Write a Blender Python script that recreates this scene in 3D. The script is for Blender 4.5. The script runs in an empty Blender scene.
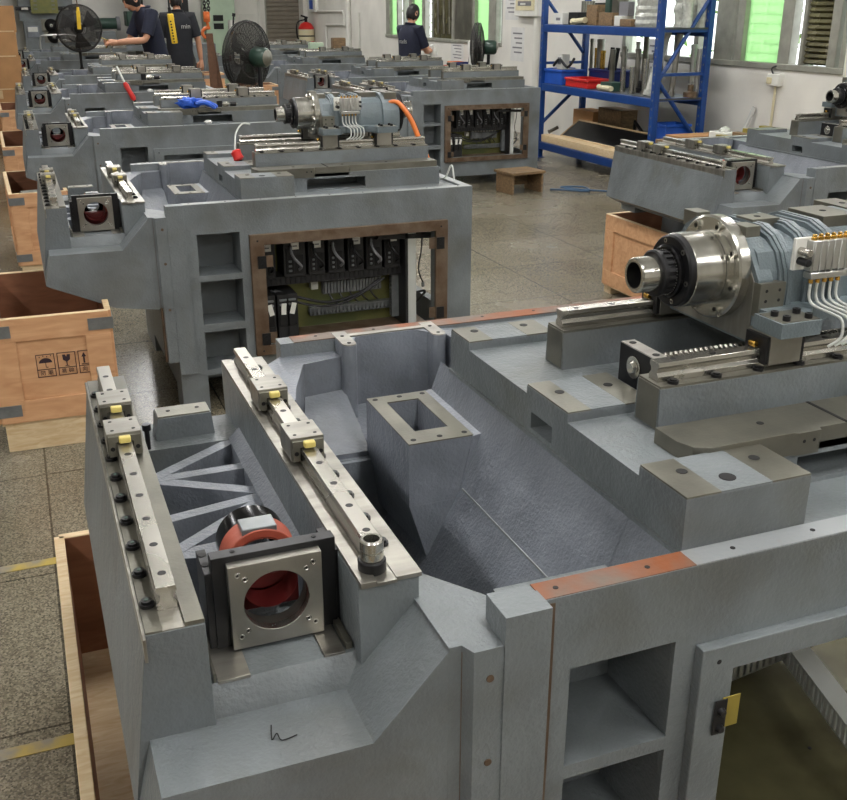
import bpy, bmesh, math, random
from mathutils import Vector, Matrix, Euler
random.seed(7)
PI = math.pi
COL = bpy.context.scene.collection

# ------------------------------------------------------------------ materials
def new_mat(name):
    m = bpy.data.materials.new(name); m.use_nodes = True
    nt = m.node_tree; b = nt.nodes['Principled BSDF']
    return m, nt, b

def srgb(r, g, b):
    f = lambda c: (c/255/12.92) if c/255 <= .04045 else ((c/255+.055)/1.055)**2.4
    return (f(r), f(g), f(b), 1)

def mat(name, col, rough=.5, metal=0., var=.12, vscale=6., bump=0., bscale=60., stretch=None, col2=None, spec=.5, coat=0., thresh=(.35, .65), rvar=0., lump=0., stain=None):
    """procedural surface: noise mixed colour (or a darker tone) + bump noise"""
    m, nt, b = new_mat(name); N = nt.nodes; L = nt.links
    tc = N.new('ShaderNodeTexCoord'); mp = N.new('ShaderNodeMapping')
    L.new(tc.outputs['Object'], mp.inputs['Vector'])
    if stretch: mp.inputs['Scale'].default_value = stretch
    nz = N.new('ShaderNodeTexNoise'); nz.inputs['Scale'].default_value = vscale; nz.inputs['Detail'].default_value = 5
    L.new(mp.outputs[0], nz.inputs['Vector'])
    rp = N.new('ShaderNodeValToRGB')
    rp.color_ramp.elements[0].position = thresh[0]; rp.color_ramp.elements[1].position = thresh[1]
    c2 = col2 or tuple(c*(1-var) for c in col[:3])+(1,)
    c1 = col if col2 else tuple(min(1, c*(1+var*.6)) for c in col[:3])+(1,)
    rp.color_ramp.elements[0].color = c2; rp.color_ramp.elements[1].color = c1
    L.new(nz.outputs['Fac'], rp.inputs['Fac']); L.new(rp.outputs['Color'], b.inputs['Base Color'])
    if stain:   # patches of oil and cutting fluid that have dried on the paint
        ns = N.new('ShaderNodeTexNoise'); ns.inputs['Scale'].default_value = 3.2; ns.inputs['Detail'].default_value = 7; ns.inputs['Distortion'].default_value = .6
        L.new(tc.outputs['Object'], ns.inputs['Vector'])
        rs = N.new('ShaderNodeValToRGB'); rs.color_ramp.elements[0].position = .52; rs.color_ramp.elements[1].position = .72
        rs.color_ramp.elements[0].color = (0, 0, 0, 1); rs.color_ramp.elements[1].color = (.55, .55, .55, 1)
        L.new(ns.outputs['Fac'], rs.inputs['Fac'])
        mxs = N.new('ShaderNodeMix'); mxs.data_type = 'RGBA'; mxs.inputs['B'].default_value = stain
        L.new(rs.outputs['Color'], mxs.inputs['Factor']); L.new(rp.outputs['Color'], mxs.inputs['A']); L.new(mxs.outputs['Result'], b.inputs['Base Color'])
    b.inputs['Roughness'].default_value = rough; b.inputs['Metallic'].default_value = metal
    b.inputs['Specular IOR Level'].default_value = spec; b.inputs['Coat Weight'].default_value = coat
    if rvar:
        mr = N.new('ShaderNodeMapRange'); mr.inputs['To Min'].default_value = rough-rvar; mr.inputs['To Max'].default_value = rough+rvar
        L.new(nz.outputs['Fac'], mr.inputs['Value']); L.new(mr.outputs[0], b.inputs['Roughness'])
    if bump:
        n2 = N.new('ShaderNodeTexNoise'); n2.inputs['Scale'].default_value = bscale; n2.inputs['Detail'].default_value = 3
        L.new(tc.outputs['Object'], n2.inputs['Vector'])
        bp = N.new('ShaderNodeBump'); bp.inputs['Strength'].default_value = bump; bp.inputs['Distance'].default_value = .01
        L.new(n2.outputs['Fac'], bp.inputs['Height']); L.new(bp.outputs[0], b.inputs['Normal'])
        if lump:
            n3 = N.new('ShaderNodeTexNoise'); n3.inputs['Scale'].default_value = 16; n3.inputs['Detail'].default_value = 2
            L.new(tc.outputs['Object'], n3.inputs['Vector'])
            b2 = N.new('ShaderNodeBump'); b2.inputs['Strength'].default_value = lump; b2.inputs['Distance'].default_value = .012
            L.new(n3.outputs['Fac'], b2.inputs['Height']); L.new(b2.outputs[0], bp.inputs['Normal'])
    return m

def emit_mat(name, col, st):
    m, nt, b = new_mat(name)
    b.inputs['Base Color'].default_value = col; b.inputs['Emission Color'].default_value = col
    b.inputs['Emission Strength'].default_value = st
    return m

def wood_mat(name, c1, c2, axis_scale, rough=.6):
    m, nt, b = new_mat(name); N = nt.nodes; L = nt.links
    tc = N.new('ShaderNodeTexCoord'); mp = N.new('ShaderNodeMapping'); mp.inputs['Scale'].default_value = axis_scale
    L.new(tc.outputs['Object'], mp.inputs['Vector'])
    nz = N.new('ShaderNodeTexNoise'); nz.inputs['Scale'].default_value = 4; nz.inputs['Detail'].default_value = 8; nz.inputs['Distortion'].default_value = 1.2
    L.new(mp.outputs[0], nz.inputs['Vector'])
    rp = N.new('ShaderNodeValToRGB'); rp.color_ramp.elements[0].position = .3; rp.color_ramp.elements[1].position = .7
    rp.color_ramp.elements[0].color = c2; rp.color_ramp.elements[1].color = c1
    L.new(nz.outputs['Fac'], rp.inputs['Fac']); L.new(rp.outputs['Color'], b.inputs['Base Color'])
    b.inputs['Roughness'].default_value = rough
    return m

M = {}
M['paint'] = mat('grey_casting_paint', srgb(114, 120, 123), .42, 0, .20, 4, .22, 110, rvar=.09, lump=.3, stain=srgb(92, 92, 84))
M['paint_in'] = mat('grey_paint_with_bluish_light_cast', srgb(126, 131, 140), .36, 0, .18, 6, .25, 120, rvar=.09, lump=.35, stain=srgb(98, 101, 104))  # same grey paint, with the bluish cast of reflected light put into its colour
M['paint_head'] = mat('pale_blue_grey_paint', srgb(106, 117, 122), .34, 0, .12, 9, .2, 160, lump=.2)
M['steel'] = mat('ground_steel', srgb(158, 155, 147), .38, .85, .26, 6, .03, 200, stretch=(1, 5, 1), rvar=.10)
M['steel_dull'] = mat('dull_milled_steel', srgb(122, 120, 110), .42, .75, .28, 6, .05, 120, rvar=.12)
M['polish'] = mat('polished_rail_steel', srgb(184, 181, 173), .27, .92, .08, 5, rvar=.04)
M['chrome'] = mat('turned_bright_steel', srgb(200, 198, 190), .2, .95, .12, 30, stretch=(1, .2, .2), rvar=.06)
M['black'] = mat('black_oxide_steel', srgb(38, 38, 40), .38, .5, .2, 20)
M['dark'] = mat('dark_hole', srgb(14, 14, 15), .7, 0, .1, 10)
M['blackplastic'] = mat('black_plastic', srgb(30, 30, 32), .5, 0, .2, 20)
M['rust'] = mat('rusty_machined_rim', srgb(112, 98, 88), .6, .15, 0, 7, .1, 80, col2=srgb(138, 78, 42), thresh=(.38, .62))
M['rimrust'] = mat('worn_pale_rim_with_rust_flecks', srgb(150, 154, 156), .5, .1, 0, 6, .1, 80, col2=srgb(150, 116, 92), thresh=(.30, .44))
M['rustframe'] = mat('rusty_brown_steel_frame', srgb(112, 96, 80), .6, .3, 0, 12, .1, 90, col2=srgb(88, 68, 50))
M['rimpaint'] = mat('worn_light_rim', srgb(150, 154, 154), .45, .2, .15, 14, .15, 60)
M['red'] = mat('red_oxide_primer', srgb(168, 82, 62), .5, 0, .15, 12, .1, 70)
M['darkred'] = mat('dark_red_primer', srgb(120, 40, 38), .5, 0, .15, 12)
M['zinc'] = mat('yellow_zinc_sheet', srgb(128, 124, 72), .4, .45, 0, 5, col2=srgb(96, 104, 66))
M['ochre'] = mat('ochre_filler', srgb(168, 132, 78), .6, 0, 0, 14, .1, 60, col2=srgb(120, 116, 100))
M['zincyellow'] = mat('yellow_zinc_bracket', srgb(160, 144, 66), .35, .5, .15, 14)
M['oiltray'] = mat('oily_olive_sheet_steel', srgb(104, 100, 70), .25, .2, 0, 4, col2=srgb(74, 70, 48), rvar=.1)
M['brass'] = mat('brass', srgb(200, 160, 80), .25, .95, .1, 20)
M['alu'] = mat('brushed_aluminium', srgb(190, 190, 186), .32, .85, .1, 12, stretch=(1, 8, 1))
M['tube'] = mat('pale_nylon_tube', srgb(205, 208, 204), .3, .2, .05, 10)
M['white'] = mat('white_plastic', srgb(222, 222, 216), .45, 0, .06, 10)
M['cream'] = mat('cream_plastic', srgb(214, 205, 170), .5, 0, .06, 10)
M['yellow'] = mat('yellow_plastic', srgb(224, 186, 40), .4, 0, .08, 14)
M['yellowtag'] = mat('pale_yellow_cap', srgb(214, 196, 110), .45, 0, .06, 14)
M['orange'] = mat('orange_hose', srgb(226, 122, 52), .4, 0, .08, 14)
M['hook'] = mat('orange_hook_paint', srgb(196, 98, 40), .45, 0, .15, 14)
M['redpl'] = mat('red_plastic', srgb(206, 42, 38), .4, 0, .1, 14)
M['bluepl'] = mat('blue_plastic_bin', srgb(34, 84, 178), .4, 0, .12, 10)
M['hoseblue'] = mat('dusty_blue_hose', srgb(56, 86, 118), .5, 0, .12, 10)
M['navybin'] = mat('dark_blue_plastic_bin', srgb(24, 40, 104), .4, 0, .12, 10)
M['glove'] = mat('blue_nitrile', srgb(40, 92, 200), .4, 0, .2, 30, .3, 40)
M['blackgloss'] = mat('glossy_black_steel', srgb(44, 44, 46), .18, .8, .2, 20)
M['yellowline'] = mat('worn_yellow_floor_paint', srgb(168, 146, 70), .5, 0, 0, 7, col2=srgb(126, 120, 104), thresh=(.42, .55))
M['rack'] = mat('blue_rack_paint', srgb(20, 62, 128), .4, 0, .1, 8)
M['shelf'] = mat('dark_shelf_panel', srgb(70, 72, 76), .5, .2, .15, 6)
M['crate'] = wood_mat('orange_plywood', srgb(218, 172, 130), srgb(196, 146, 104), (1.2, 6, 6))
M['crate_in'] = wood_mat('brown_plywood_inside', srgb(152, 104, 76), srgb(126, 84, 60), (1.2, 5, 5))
M['pine'] = wood_mat('pale_pine_batten', srgb(226, 206, 170), srgb(204, 174, 130), (3, 14, 14))
M['oldwood'] = wood_mat('dirty_stool_wood', srgb(146, 118, 84), srgb(96, 78, 58), (3, 12, 12))
M['card'] = mat('cardboard', srgb(176, 132, 88), .8, 0, .1, 5)
M['strap'] = mat('galvanised_corner_strap', srgb(128, 132, 134), .4, .5, .15, 20)
M['ink'] = mat('dark_printing_ink', srgb(52, 34, 44), .7, 0, .1, 20)
M['paper'] = mat('white_paper', srgb(212, 212, 210), .7, 0, .05, 10)
M['print'] = mat('grey_print', srgb(120, 120, 124), .7, 0, .05, 10)
M['skin'] = mat('skin', srgb(206, 152, 122), .5, 0, .08, 12)
M['hair'] = mat('black_hair', srgb(24, 21, 20), .55, 0, .2, 60)
M['navy'] = mat('navy_polo_cotton', srgb(24, 29, 50), .8, 0, .15, 20, .2, 120)
M['blacktee'] = mat('black_shirt_cotton', srgb(27, 29, 36), .8, 0, .15, 20, .2, 120)
M['trouser'] = mat('dark_grey_trousers', srgb(52, 52, 50), .8, 0, .15, 20, .2, 120)
M['green'] = mat('dark_green_motor_paint', srgb(44, 66, 56), .35, .1, .12, 10)
M['wire'] = mat('black_fan_wire', srgb(32, 30, 28), .45, .3, .1, 10)
M['brown'] = mat('brown_lifting_strap', srgb(92, 62, 42), .75, 0, .2, 20)
M['cloth'] = mat('white_cloth', srgb(218, 218, 214), .8, 0, .1, 12, .4, 30)
M['film'] = mat('clear_wrapping_film', srgb(196, 198, 190), .2, .1, .2, 25, .6, 40)
M['mgreen'] = mat('pale_green_machine_paint', srgb(176, 196, 172), .4, 0, .06, 6)
M['purple'] = mat('mauve_grey_paint', srgb(122, 112, 124), .45, 0, .08, 6)
M['wallw'] = mat('white_painted_wall', srgb(220, 218, 211), .6, 0, .09, 1.6, .1, 30)
M['wallp'] = mat('white_pipe_paint', srgb(216, 215, 208), .5, 0, .06, 4)
M['frame'] = mat('weathered_aluminium_frame', srgb(150, 150, 140), .5, .2, .15, 8)
M['shutter'] = mat('grey_beige_shutter_slats', srgb(138, 130, 118), .5, .2, .1, 5)
M['ceil'] = mat('pale_ceiling_sheet', srgb(190, 192, 190), .7, 0, .05, 2)
M['lamp'] = emit_mat('lamp_diffuser', (1, .98, .955, 1), 18.)
M['tan'] = mat('pale_tan_leather', srgb(198, 172, 132), .5, 0, .1, 20)
M['dkgreen'] = mat('dark_green_metal', srgb(44, 70, 60), .5, 0, .1, 10)
M['foliage'] = mat('leaf_green', srgb(110, 150, 50), .6, 0, .4, 6)

def window_green():
    m, nt, b = new_mat('green_screened_glass'); N = nt.nodes; L = nt.links
    out = N['Material Output']
    tr = N.new('ShaderNodeBsdfTranslucent'); tr.inputs['Color'].default_value = srgb(194, 221, 182)
    tp = N.new('ShaderNodeBsdfTransparent'); tp.inputs['Color'].default_value = srgb(200, 232, 188)
    gl = N.new('ShaderNodeBsdfGlossy'); gl.inputs['Roughness'].default_value = .15
    m1 = N.new('ShaderNodeMixShader'); m1.inputs[0].default_value = .3
    m2 = N.new('ShaderNodeMixShader'); m2.inputs[0].default_value = .05
    L.new(tr.outputs[0], m1.inputs[1]); L.new(tp.outputs[0], m1.inputs[2])
    L.new(m1.outputs[0], m2.inputs[1]); L.new(gl.outputs[0], m2.inputs[2]); L.new(m2.outputs[0], out.inputs['Surface'])
    return m
M['glassgreen'] = window_green()
def clear_glass():
    m, nt, b = new_mat('clear_window_glass'); N = nt.nodes; L = nt.links
    out = N['Material Output']
    tp = N.new('ShaderNodeBsdfTransparent'); tp.inputs['Color'].default_value = (.93, .96, .93, 1)
    gl = N.new('ShaderNodeBsdfGlossy'); gl.inputs['Roughness'].default_value = .05
    m2 = N.new('ShaderNodeMixShader'); m2.inputs[0].default_value = .06
    L.new(tp.outputs[0], m2.inputs[1]); L.new(gl.outputs[0], m2.inputs[2]); L.new(m2.outputs[0], out.inputs['Surface'])
    return m
M['glass'] = clear_glass()

def fanmesh():
    m, nt, b = new_mat('fine_black_fan_mesh'); N = nt.nodes; L = nt.links
    out = N['Material Output']
    tp = N.new('ShaderNodeBsdfTransparent')
    mx = N.new('ShaderNodeMixShader'); mx.inputs[0].default_value = .5
    b.inputs['Base Color'].default_value = srgb(40, 38, 36); b.inputs['Roughness'].default_value = .6
    L.new(tp.outputs[0], mx.inputs[1]); L.new(b.outputs[0], mx.inputs[2]); L.new(mx.outputs[0], out.inputs['Surface'])
    return m
M['fanmesh'] = fanmesh()

def floor_mat():
    m, nt, b = new_mat('polished_terrazzo_slabs'); N = nt.nodes; L = nt.links
    tc = N.new('ShaderNodeTexCoord')
    v = N.new('ShaderNodeTexVoronoi'); v.inputs['Scale'].default_value = 190
    L.new(tc.outputs['Object'], v.inputs['Vector'])
    rp = N.new('ShaderNodeValToRGB'); rp.color_ramp.interpolation = 'CONSTANT'
    rp.color_ramp.elements[0].position = 0; rp.color_ramp.elements[0].color = srgb(122, 118, 108)
    for p, c in ((.25, (146, 141, 131)), (.5, (104, 101, 94)), (.65, (160, 155, 144)), (.82, (128, 124, 112))):
        e = rp.color_ramp.elements.new(p); e.color = srgb(*c)
    rp.color_ramp.elements[-1].position = .95; rp.color_ramp.elements[-1].color = srgb(88, 86, 80)
    sep = N.new('ShaderNodeSeparateColor'); L.new(v.outputs['Color'], sep.inputs[0]); L.new(sep.outputs[0], rp.inputs['Fac'])
    # large stains and the polished walkway towards the racking (more yellow-brown)
    nz = N.new('ShaderNodeTexNoise'); nz.inputs['Scale'].default_value = .9; nz.inputs['Detail'].default_value = 6
    L.new(tc.outputs['Object'], nz.inputs['Vector'])
    r2 = N.new('ShaderNodeValToRGB'); r2.color_ramp.elements[0].position = .3; r2.color_ramp.elements[1].position = .7
    r2.color_ramp.elements[0].color = srgb(205, 198, 178); r2.color_ramp.elements[1].color = srgb(250, 246, 236)
    L.new(nz.outputs['Fac'], r2.inputs['Fac'])
    mul = N.new('ShaderNodeMix'); mul.data_type = 'RGBA'; mul.blend_type = 'MULTIPLY'; mul.inputs['Factor'].default_value = 1
    L.new(rp.outputs['Color'], mul.inputs['A']); L.new(r2.outputs['Color'], mul.inputs['B'])
    # slab joints 0.8 m apart
    br = N.new('ShaderNodeTexBrick'); br.offset = 0; br.inputs['Scale'].default_value = 1
    br.inputs['Brick Width'].default_value = .8; br.inputs['Row Height'].default_value = .8; br.inputs['Mortar Size'].default_value = .004
    br.inputs['Color1'].default_value = (1, 1, 1, 1); br.inputs['Color2'].default_value = (.93, .93, .92, 1); br.inputs['Mortar'].default_value = (.35, .34, .32, 1)
    mp = N.new('ShaderNodeMapping'); mp.inputs['Location'].default_value = (.08, .08, 0)
    L.new(tc.outputs['Object'], mp.inputs['Vector']); L.new(mp.outputs[0], br.inputs['Vector'])
    m2 = N.new('ShaderNodeMix'); m2.data_type = 'RGBA'; m2.blend_type = 'MULTIPLY'; m2.inputs['Factor'].default_value = 1
    L.new(mul.outputs['Result'], m2.inputs['A']); L.new(br.outputs['Color'], m2.inputs['B'])
    L.new(m2.outputs['Result'], b.inputs['Base Color'])
    mr = N.new('ShaderNodeMapRange'); mr.inputs['To Min'].default_value = .12; mr.inputs['To Max'].default_value = .38
    L.new(nz.outputs['Fac'], mr.inputs['Value']); L.new(mr.outputs[0], b.inputs['Roughness'])
    return m
M['floor'] = floor_mat()

# ------------------------------------------------------------------ mesh helpers
class MB:
    """collects shapes (world or local coordinates minus an origin) into ONE mesh object"""
    def __init__(s, o=(0, 0, 0)):
        s.v = []; s.f = []; s.mi = []; s.mats = []; s.o = Vector(o)
    def _m(s, m):
        if m not in s.mats: s.mats.append(m)
        return s.mats.index(m)
    def add(s, vs, fs, m):
        b = len(s.v); k = s._m(m)
        s.v += [Vector(v)-s.o for v in vs]
        for f in fs: s.f.append([b+i for i in f]); s.mi.append(k)
        return s
    def box(s, x0, x1, y0, y1, z0, z1, m, rot=None, piv=None):
        vs = [Vector((x, y, z)) for z in (z0, z1) for y in (y0, y1) for x in (x0, x1)]
        if rot:
            p = Vector(piv) if piv else Vector(((x0+x1)/2, (y0+y1)/2, (z0+z1)/2))
            R = Euler(rot).to_matrix(); vs = [p+R@(v-p) for v in vs]
        return s.add(vs, [(0, 2, 3, 1), (4, 5, 7, 6), (0, 1, 5, 4), (2, 6, 7, 3), (0, 4, 6, 2), (1, 3, 7, 5)], m)
    def prism(s, poly, axis, a0, a1, m):
        """poly in the two other axes (cyclic order x->yz, y->xz, z->xy)"""
        n = len(poly)
        def P(p, a):
            return {'x': (a, p[0], p[1]), 'y': (p[0], a, p[1]), 'z': (p[0], p[1], a)}[axis]
        vs = [P(p, a0) for p in poly]+[P(p, a1) for p in poly]
        fs = [tuple(range(n))[::-1], tuple(range(n, 2*n))]+[(i, (i+1) % n, n+(i+1) % n, n+i) for i in range(n)]
        return s.add(vs, fs, m)
    def cyl(s, p0, p1, r, m, n=16, r2=None, caps=True):
        return s.tube([p0, p1], [r, r if r2 is None else r2], m, n, caps)
    def tube(s, pts, r, m, n=10, caps=True):
        pts = [Vector(p) for p in pts]
        if not isinstance(r, (list, tuple)): r = [r]*len(pts)
        vs = []; prev = None
        for i, p in enumerate(pts):
            t = (pts[min(i+1, len(pts)-1)]-pts[max(i-1, 0)])
            if t.length < 1e-9: t = Vector((0, 0, 1))
            t.normalize()
            if prev is None:
                u = t.orthogonal().normalized()
            else:
                u = (prev-t*prev.dot(t))
                u = u.normalized() if u.length > 1e-6 else t.orthogonal().normalized()
            prev = u; w = t.cross(u)
            for k in range(n):
                a = 2*PI*k/n; vs.append(p+(u*math.cos(a)+w*math.sin(a))*r[i])
        fs = []
        for i in range(len(pts)-1):
            for k in range(n):
                fs.append((i*n+k, i*n+(k+1) % n, (i+1)*n+(k+1) % n, (i+1)*n+k))
        if caps:
            fs.append(tuple(range(n))[::-1]); fs.append(tuple((len(pts)-1)*n+k for k in range(n)))
        return s.add(vs, fs, m)
    def lathe(s, prof, org, axis, m, n=32):
        """prof: list of (distance along axis, radius); closed automatically where radius is 0"""
        org = Vector(org); ax = Vector(axis).normalized(); u = ax.orthogonal().normalized(); w = ax.cross(u)
        vs = []; fs = []
        for a, r in prof:
            for k in range(n):
                t = 2*PI*k/n; vs.append(org+ax*a+(u*math.cos(t)+w*math.sin(t))*max(r, 1e-5))
        for i in range(len(prof)-1):
            for k in range(n): fs.append((i*n+k, i*n+(k+1) % n, (i+1)*n+(k+1) % n, (i+1)*n+k))
        return s.add(vs, fs, m)
    def quad(s, a, b, c, d, m): return s.add([a, b, c, d], [(0, 1, 2, 3)], m)
    def cells(s, xs, ys, zs, solid, m):
        """manifold skin of a rectilinear solid given by a predicate on cell centres"""
        nx, ny, nz = len(xs)-1, len(ys)-1, len(zs)-1
        S = {}
        for i in range(nx):
            for j in range(ny):
                for k in range(nz):
                    S[i, j, k] = solid((xs[i]+xs[i+1])/2, (ys[j]+ys[j+1])/2, (zs[k]+zs[k+1])/2)
        idx = {}; vs = []; fs = []
        def V(i, j, k):
            if (i, j, k) not in idx: idx[i, j, k] = len(vs); vs.append((xs[i], ys[j], zs[k]))
            return idx[i, j, k]
        for (i, j, k), on in S.items():
            if not on: continue
            if not S.get((i-1, j, k)): fs.append((V(i, j, k), V(i, j, k+1), V(i, j+1, k+1), V(i, j+1, k)))
            if not S.get((i+1, j, k)): fs.append((V(i+1, j, k), V(i+1, j+1, k), V(i+1, j+1, k+1), V(i+1, j, k+1)))
            if not S.get((i, j-1, k)): fs.append((V(i, j, k), V(i+1, j, k), V(i+1, j, k+1), V(i, j, k+1)))
            if not S.get((i, j+1, k)): fs.append((V(i, j+1, k), V(i, j+1, k+1), V(i+1, j+1, k+1), V(i+1, j+1, k)))
            if not S.get((i, j, k-1)): fs.append((V(i, j, k), V(i, j+1, k), V(i+1, j+1, k), V(i+1, j, k)))
            if not S.get((i, j, k+1)): fs.append((V(i, j, k+1), V(i+1, j, k+1), V(i+1, j+1, k+1), V(i, j+1, k+1)))
        return s.add(vs, fs, m)
    def holed_plate(s, x0, x1, z0, z1, y0, y1, cx, cz, r, m, n=40, mh=None):
        """plate facing y with a round through hole"""
        def edge(t):
            c, q = math.cos(t), math.sin(t)
            k = min(((x1-cx) if c > 0 else (cx-x0))/max(abs(c), 1e-6), ((z1-cz) if q > 0 else (cz-z0))/max(abs(q), 1e-6))
            return (cx+c*k, cz+q*k)
        ts = sorted([2*PI*i/n for i in range(n)]+[math.atan2(b-cz, a-cx) % (2*PI) for a in (x0, x1) for b in (z0, z1)])
        N_ = len(ts); vs = []
        for y in (y0, y1):
            for t in ts: vs.append((cx+r*math.cos(t), y, cz+r*math.sin(t)))
            for t in ts: e = edge(t); vs.append((e[0], y, e[1]))
        fs = []; fh = []
        for i in range(N_):
            j = (i+1) % N_
            fs.append((i, j, N_+j, N_+i)); fs.append((2*N_+i, 3*N_+i, 3*N_+j, 2*N_+j))
            fs.append((N_+i, N_+j, 3*N_+j, 3*N_+i)); fh.append((i, 2*N_+i, 2*N_+j, j))
        b = len(s.v); s.add(vs, fs, m); k = s._m(mh or m)
        for f in fh: s.f.append([b+i for i in f]); s.mi.append(k)
        return s
    def build(s, name, parent=None, bevel=0., seg=2, ang=35, smooth=32, loc=None):
        me = bpy.data.meshes.new(name)
        me.from_pydata([tuple(v) for v in s.v], [], s.f)
        for m in s.mats: me.materials.append(M[m])
        me.polygons.foreach_set('material_index', s.mi)
        bm = bmesh.new(); bm.from_mesh(me); bmesh.ops.recalc_face_normals(bm, faces=bm.faces); bm.to_mesh(me); bm.free()
        me.polygons.foreach_set('use_smooth', [True]*len(me.polygons))
        me.set_sharp_from_angle(angle=math.radians(smooth))
        me.update()
        o = bpy.data.objects.new(name, me); COL.objects.link(o)
        if parent: o.parent = parent
        if parent is None and loc is None: o.location = s.o
        if loc is not None: o.location = loc
        if bevel:
            bv = o.modifiers.new('bevel', 'BEVEL'); bv.width = bevel; bv.segments = seg; bv.limit_method = 'ANGLE'; bv.angle_limit = math.radians(ang)
            bv.use_clamp_overlap = True
        return o

def tag(o, label=None, cat=None, group=None, kind=None):
    if label: o['label'] = label
    if cat: o['category'] = cat
    if group: o['group'] = group
    if kind: o['kind'] = kind
    return o
def empty(name, loc, label, cat, group=None, rz=0):
    o = bpy.data.objects.new(name, None); COL.objects.link(o); o.location = loc; o.rotation_euler = (0, 0, rz)
    o.empty_display_size = .1
    return tag(o, label, cat, group)
def kids(o): return [c for c in COL.objects if c.parent == o]
def copy_tree(o, parent=None, skip=()):
    c = o.copy(); COL.objects.link(c)
    if parent is not None: c.parent = parent
    for ch in kids(o):
        if ch.get('role') in skip or ch.name.split('.')[0] in skip: continue
        copy_tree(ch, c, skip)
    return c
def bez(a, b, c, d, n=14):
    a, b, c, d = map(Vector, (a, b, c, d)); out = []
    for i in range(n+1):
        t = i/n; u = 1-t; out.append(a*u**3+b*3*u*u*t+c*3*u*t*t+d*t**3)
    return out
def spline(pts, n=6):
    P = [Vector(p) for p in pts]; out = []
    for i in range(len(P)-1):
        p0 = P[max(i-1, 0)]; p1 = P[i]; p2 = P[i+1]; p3 = P[min(i+2, len(P)-1)]
        for k in range(n):
            t = k/n
            out.append(.5*((2*p1)+(p2-p0)*t+(2*p0-5*p1+4*p2-p3)*t*t+(3*p1-p0-3*p2+p3)*t**3))
    out.append(P[-1]); return out
# ------------------------------------------------------------------ machine bed (written in metres round the nearest bed, O1 = its front corner)
O1 = Vector((.616, 1.235, 0))
RAILP = [(-.017, 0), (.017, 0), (.017, .012), (.011, .019), (.011, .027), (.017, .033), (.0155, .042), (-.0155, .042), (-.017, .033), (-.011, .027), (-.011, .019), (-.017, .012)]

def rail_part(root, axis, c, a0, a1, z, bolts=.1):
    m = MB(O1)
    m.prism([(c+u, z+v) for u, v in RAILP], axis, a0, a1, 'polish')
    k = a0+.045
    while k < a1-.02:
        p = (c, k) if axis == 'y' else (k, c)
        m.cyl((p[0], p[1], z+.0415), (p[0], p[1], z+.0424), .0075, 'black', 12)
        k += bolts
    return m.build('linear_rail', root, bevel=.0012, seg=1)

def slide_block(root, axis, c, a0, a1, z, name='slide_block', nip=True, w=.036, h=.062):
    """carriage straddling a rail: skirts, top plate, black end seals, yellow grease nipple"""
    def B(m, u0, u1, v0, v1, z0, z1, mt):
        if axis == 'y': m.box(u0, u1, v0, v1, z0, z1, mt)
        else: m.box(v0, v1, u0, u1, z0, z1, mt)
    L = a1-a0; e = .009
    m = MB(O1)
    B(m, c-w, c+w, a0+e, a1-e, z+.044, z+h, 'steel'); B(m, c-w, c-.0185, a0+e, a1-e, z+.010, z+.046, 'steel'); B(m, c+.0185, c+w, a0+e, a1-e, z+.010, z+.046, 'steel')
    for su in (-.022, .022):
        for sv in (.25, .75):
            p = (c+su, a0+L*sv) if axis == 'y' else (a0+L*sv, c+su)
            m.cyl((p[0], p[1], z+h-.001), (p[0], p[1], z+h+.0006), .0045, 'dark', 10)
    o = m.build(name, root, bevel=.002, seg=1)
    for v in (a0, a1-e):
        s = MB(O1)
        B(s, c-w+.003, c+w-.003, v, v+e, z+.043, z+h-.005, 'steel_dull' if axis == 'y' else 'black')
        B(s, c-w+.003, c-.018, v, v+e, z+.012, z+.044, 'steel_dull' if axis == 'y' else 'black'); B(s, c+.018, c+w-.003, v, v+e, z+.012, z+.044, 'steel_dull' if axis == 'y' else 'black')
        for su in (-.026, .026):
            if axis == 'y': s.cyl((c+su, v-.001, z+.03), (c+su, v+e+.001, z+.03), .005, 'black', 8)
        s.build('end_seal', o)
    if nip:
        n = MB(O1)
        if axis == 'y': n.box(c-.012, c+.012, a0-.016, a0, z+.046, z+.06, 'yellowtag')
        else: n.box(a0-.014, a0, c-.01, c+.01, z+.046, z+.058, 'brass')
        n.build('grease_nipple', o, bevel=.003)
    return o

def ring_cells(x0, x1, z0, z1, ix0, ix1, iz0, iz1, y0, y1, mt):
    return MB(O1).cells([x0, ix0, ix1, x1], [y0, y1], [z0, iz0, iz1, z1], lambda x, y, z: not (ix0 < x < ix1 and iz0 < z < iz1), mt)

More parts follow.
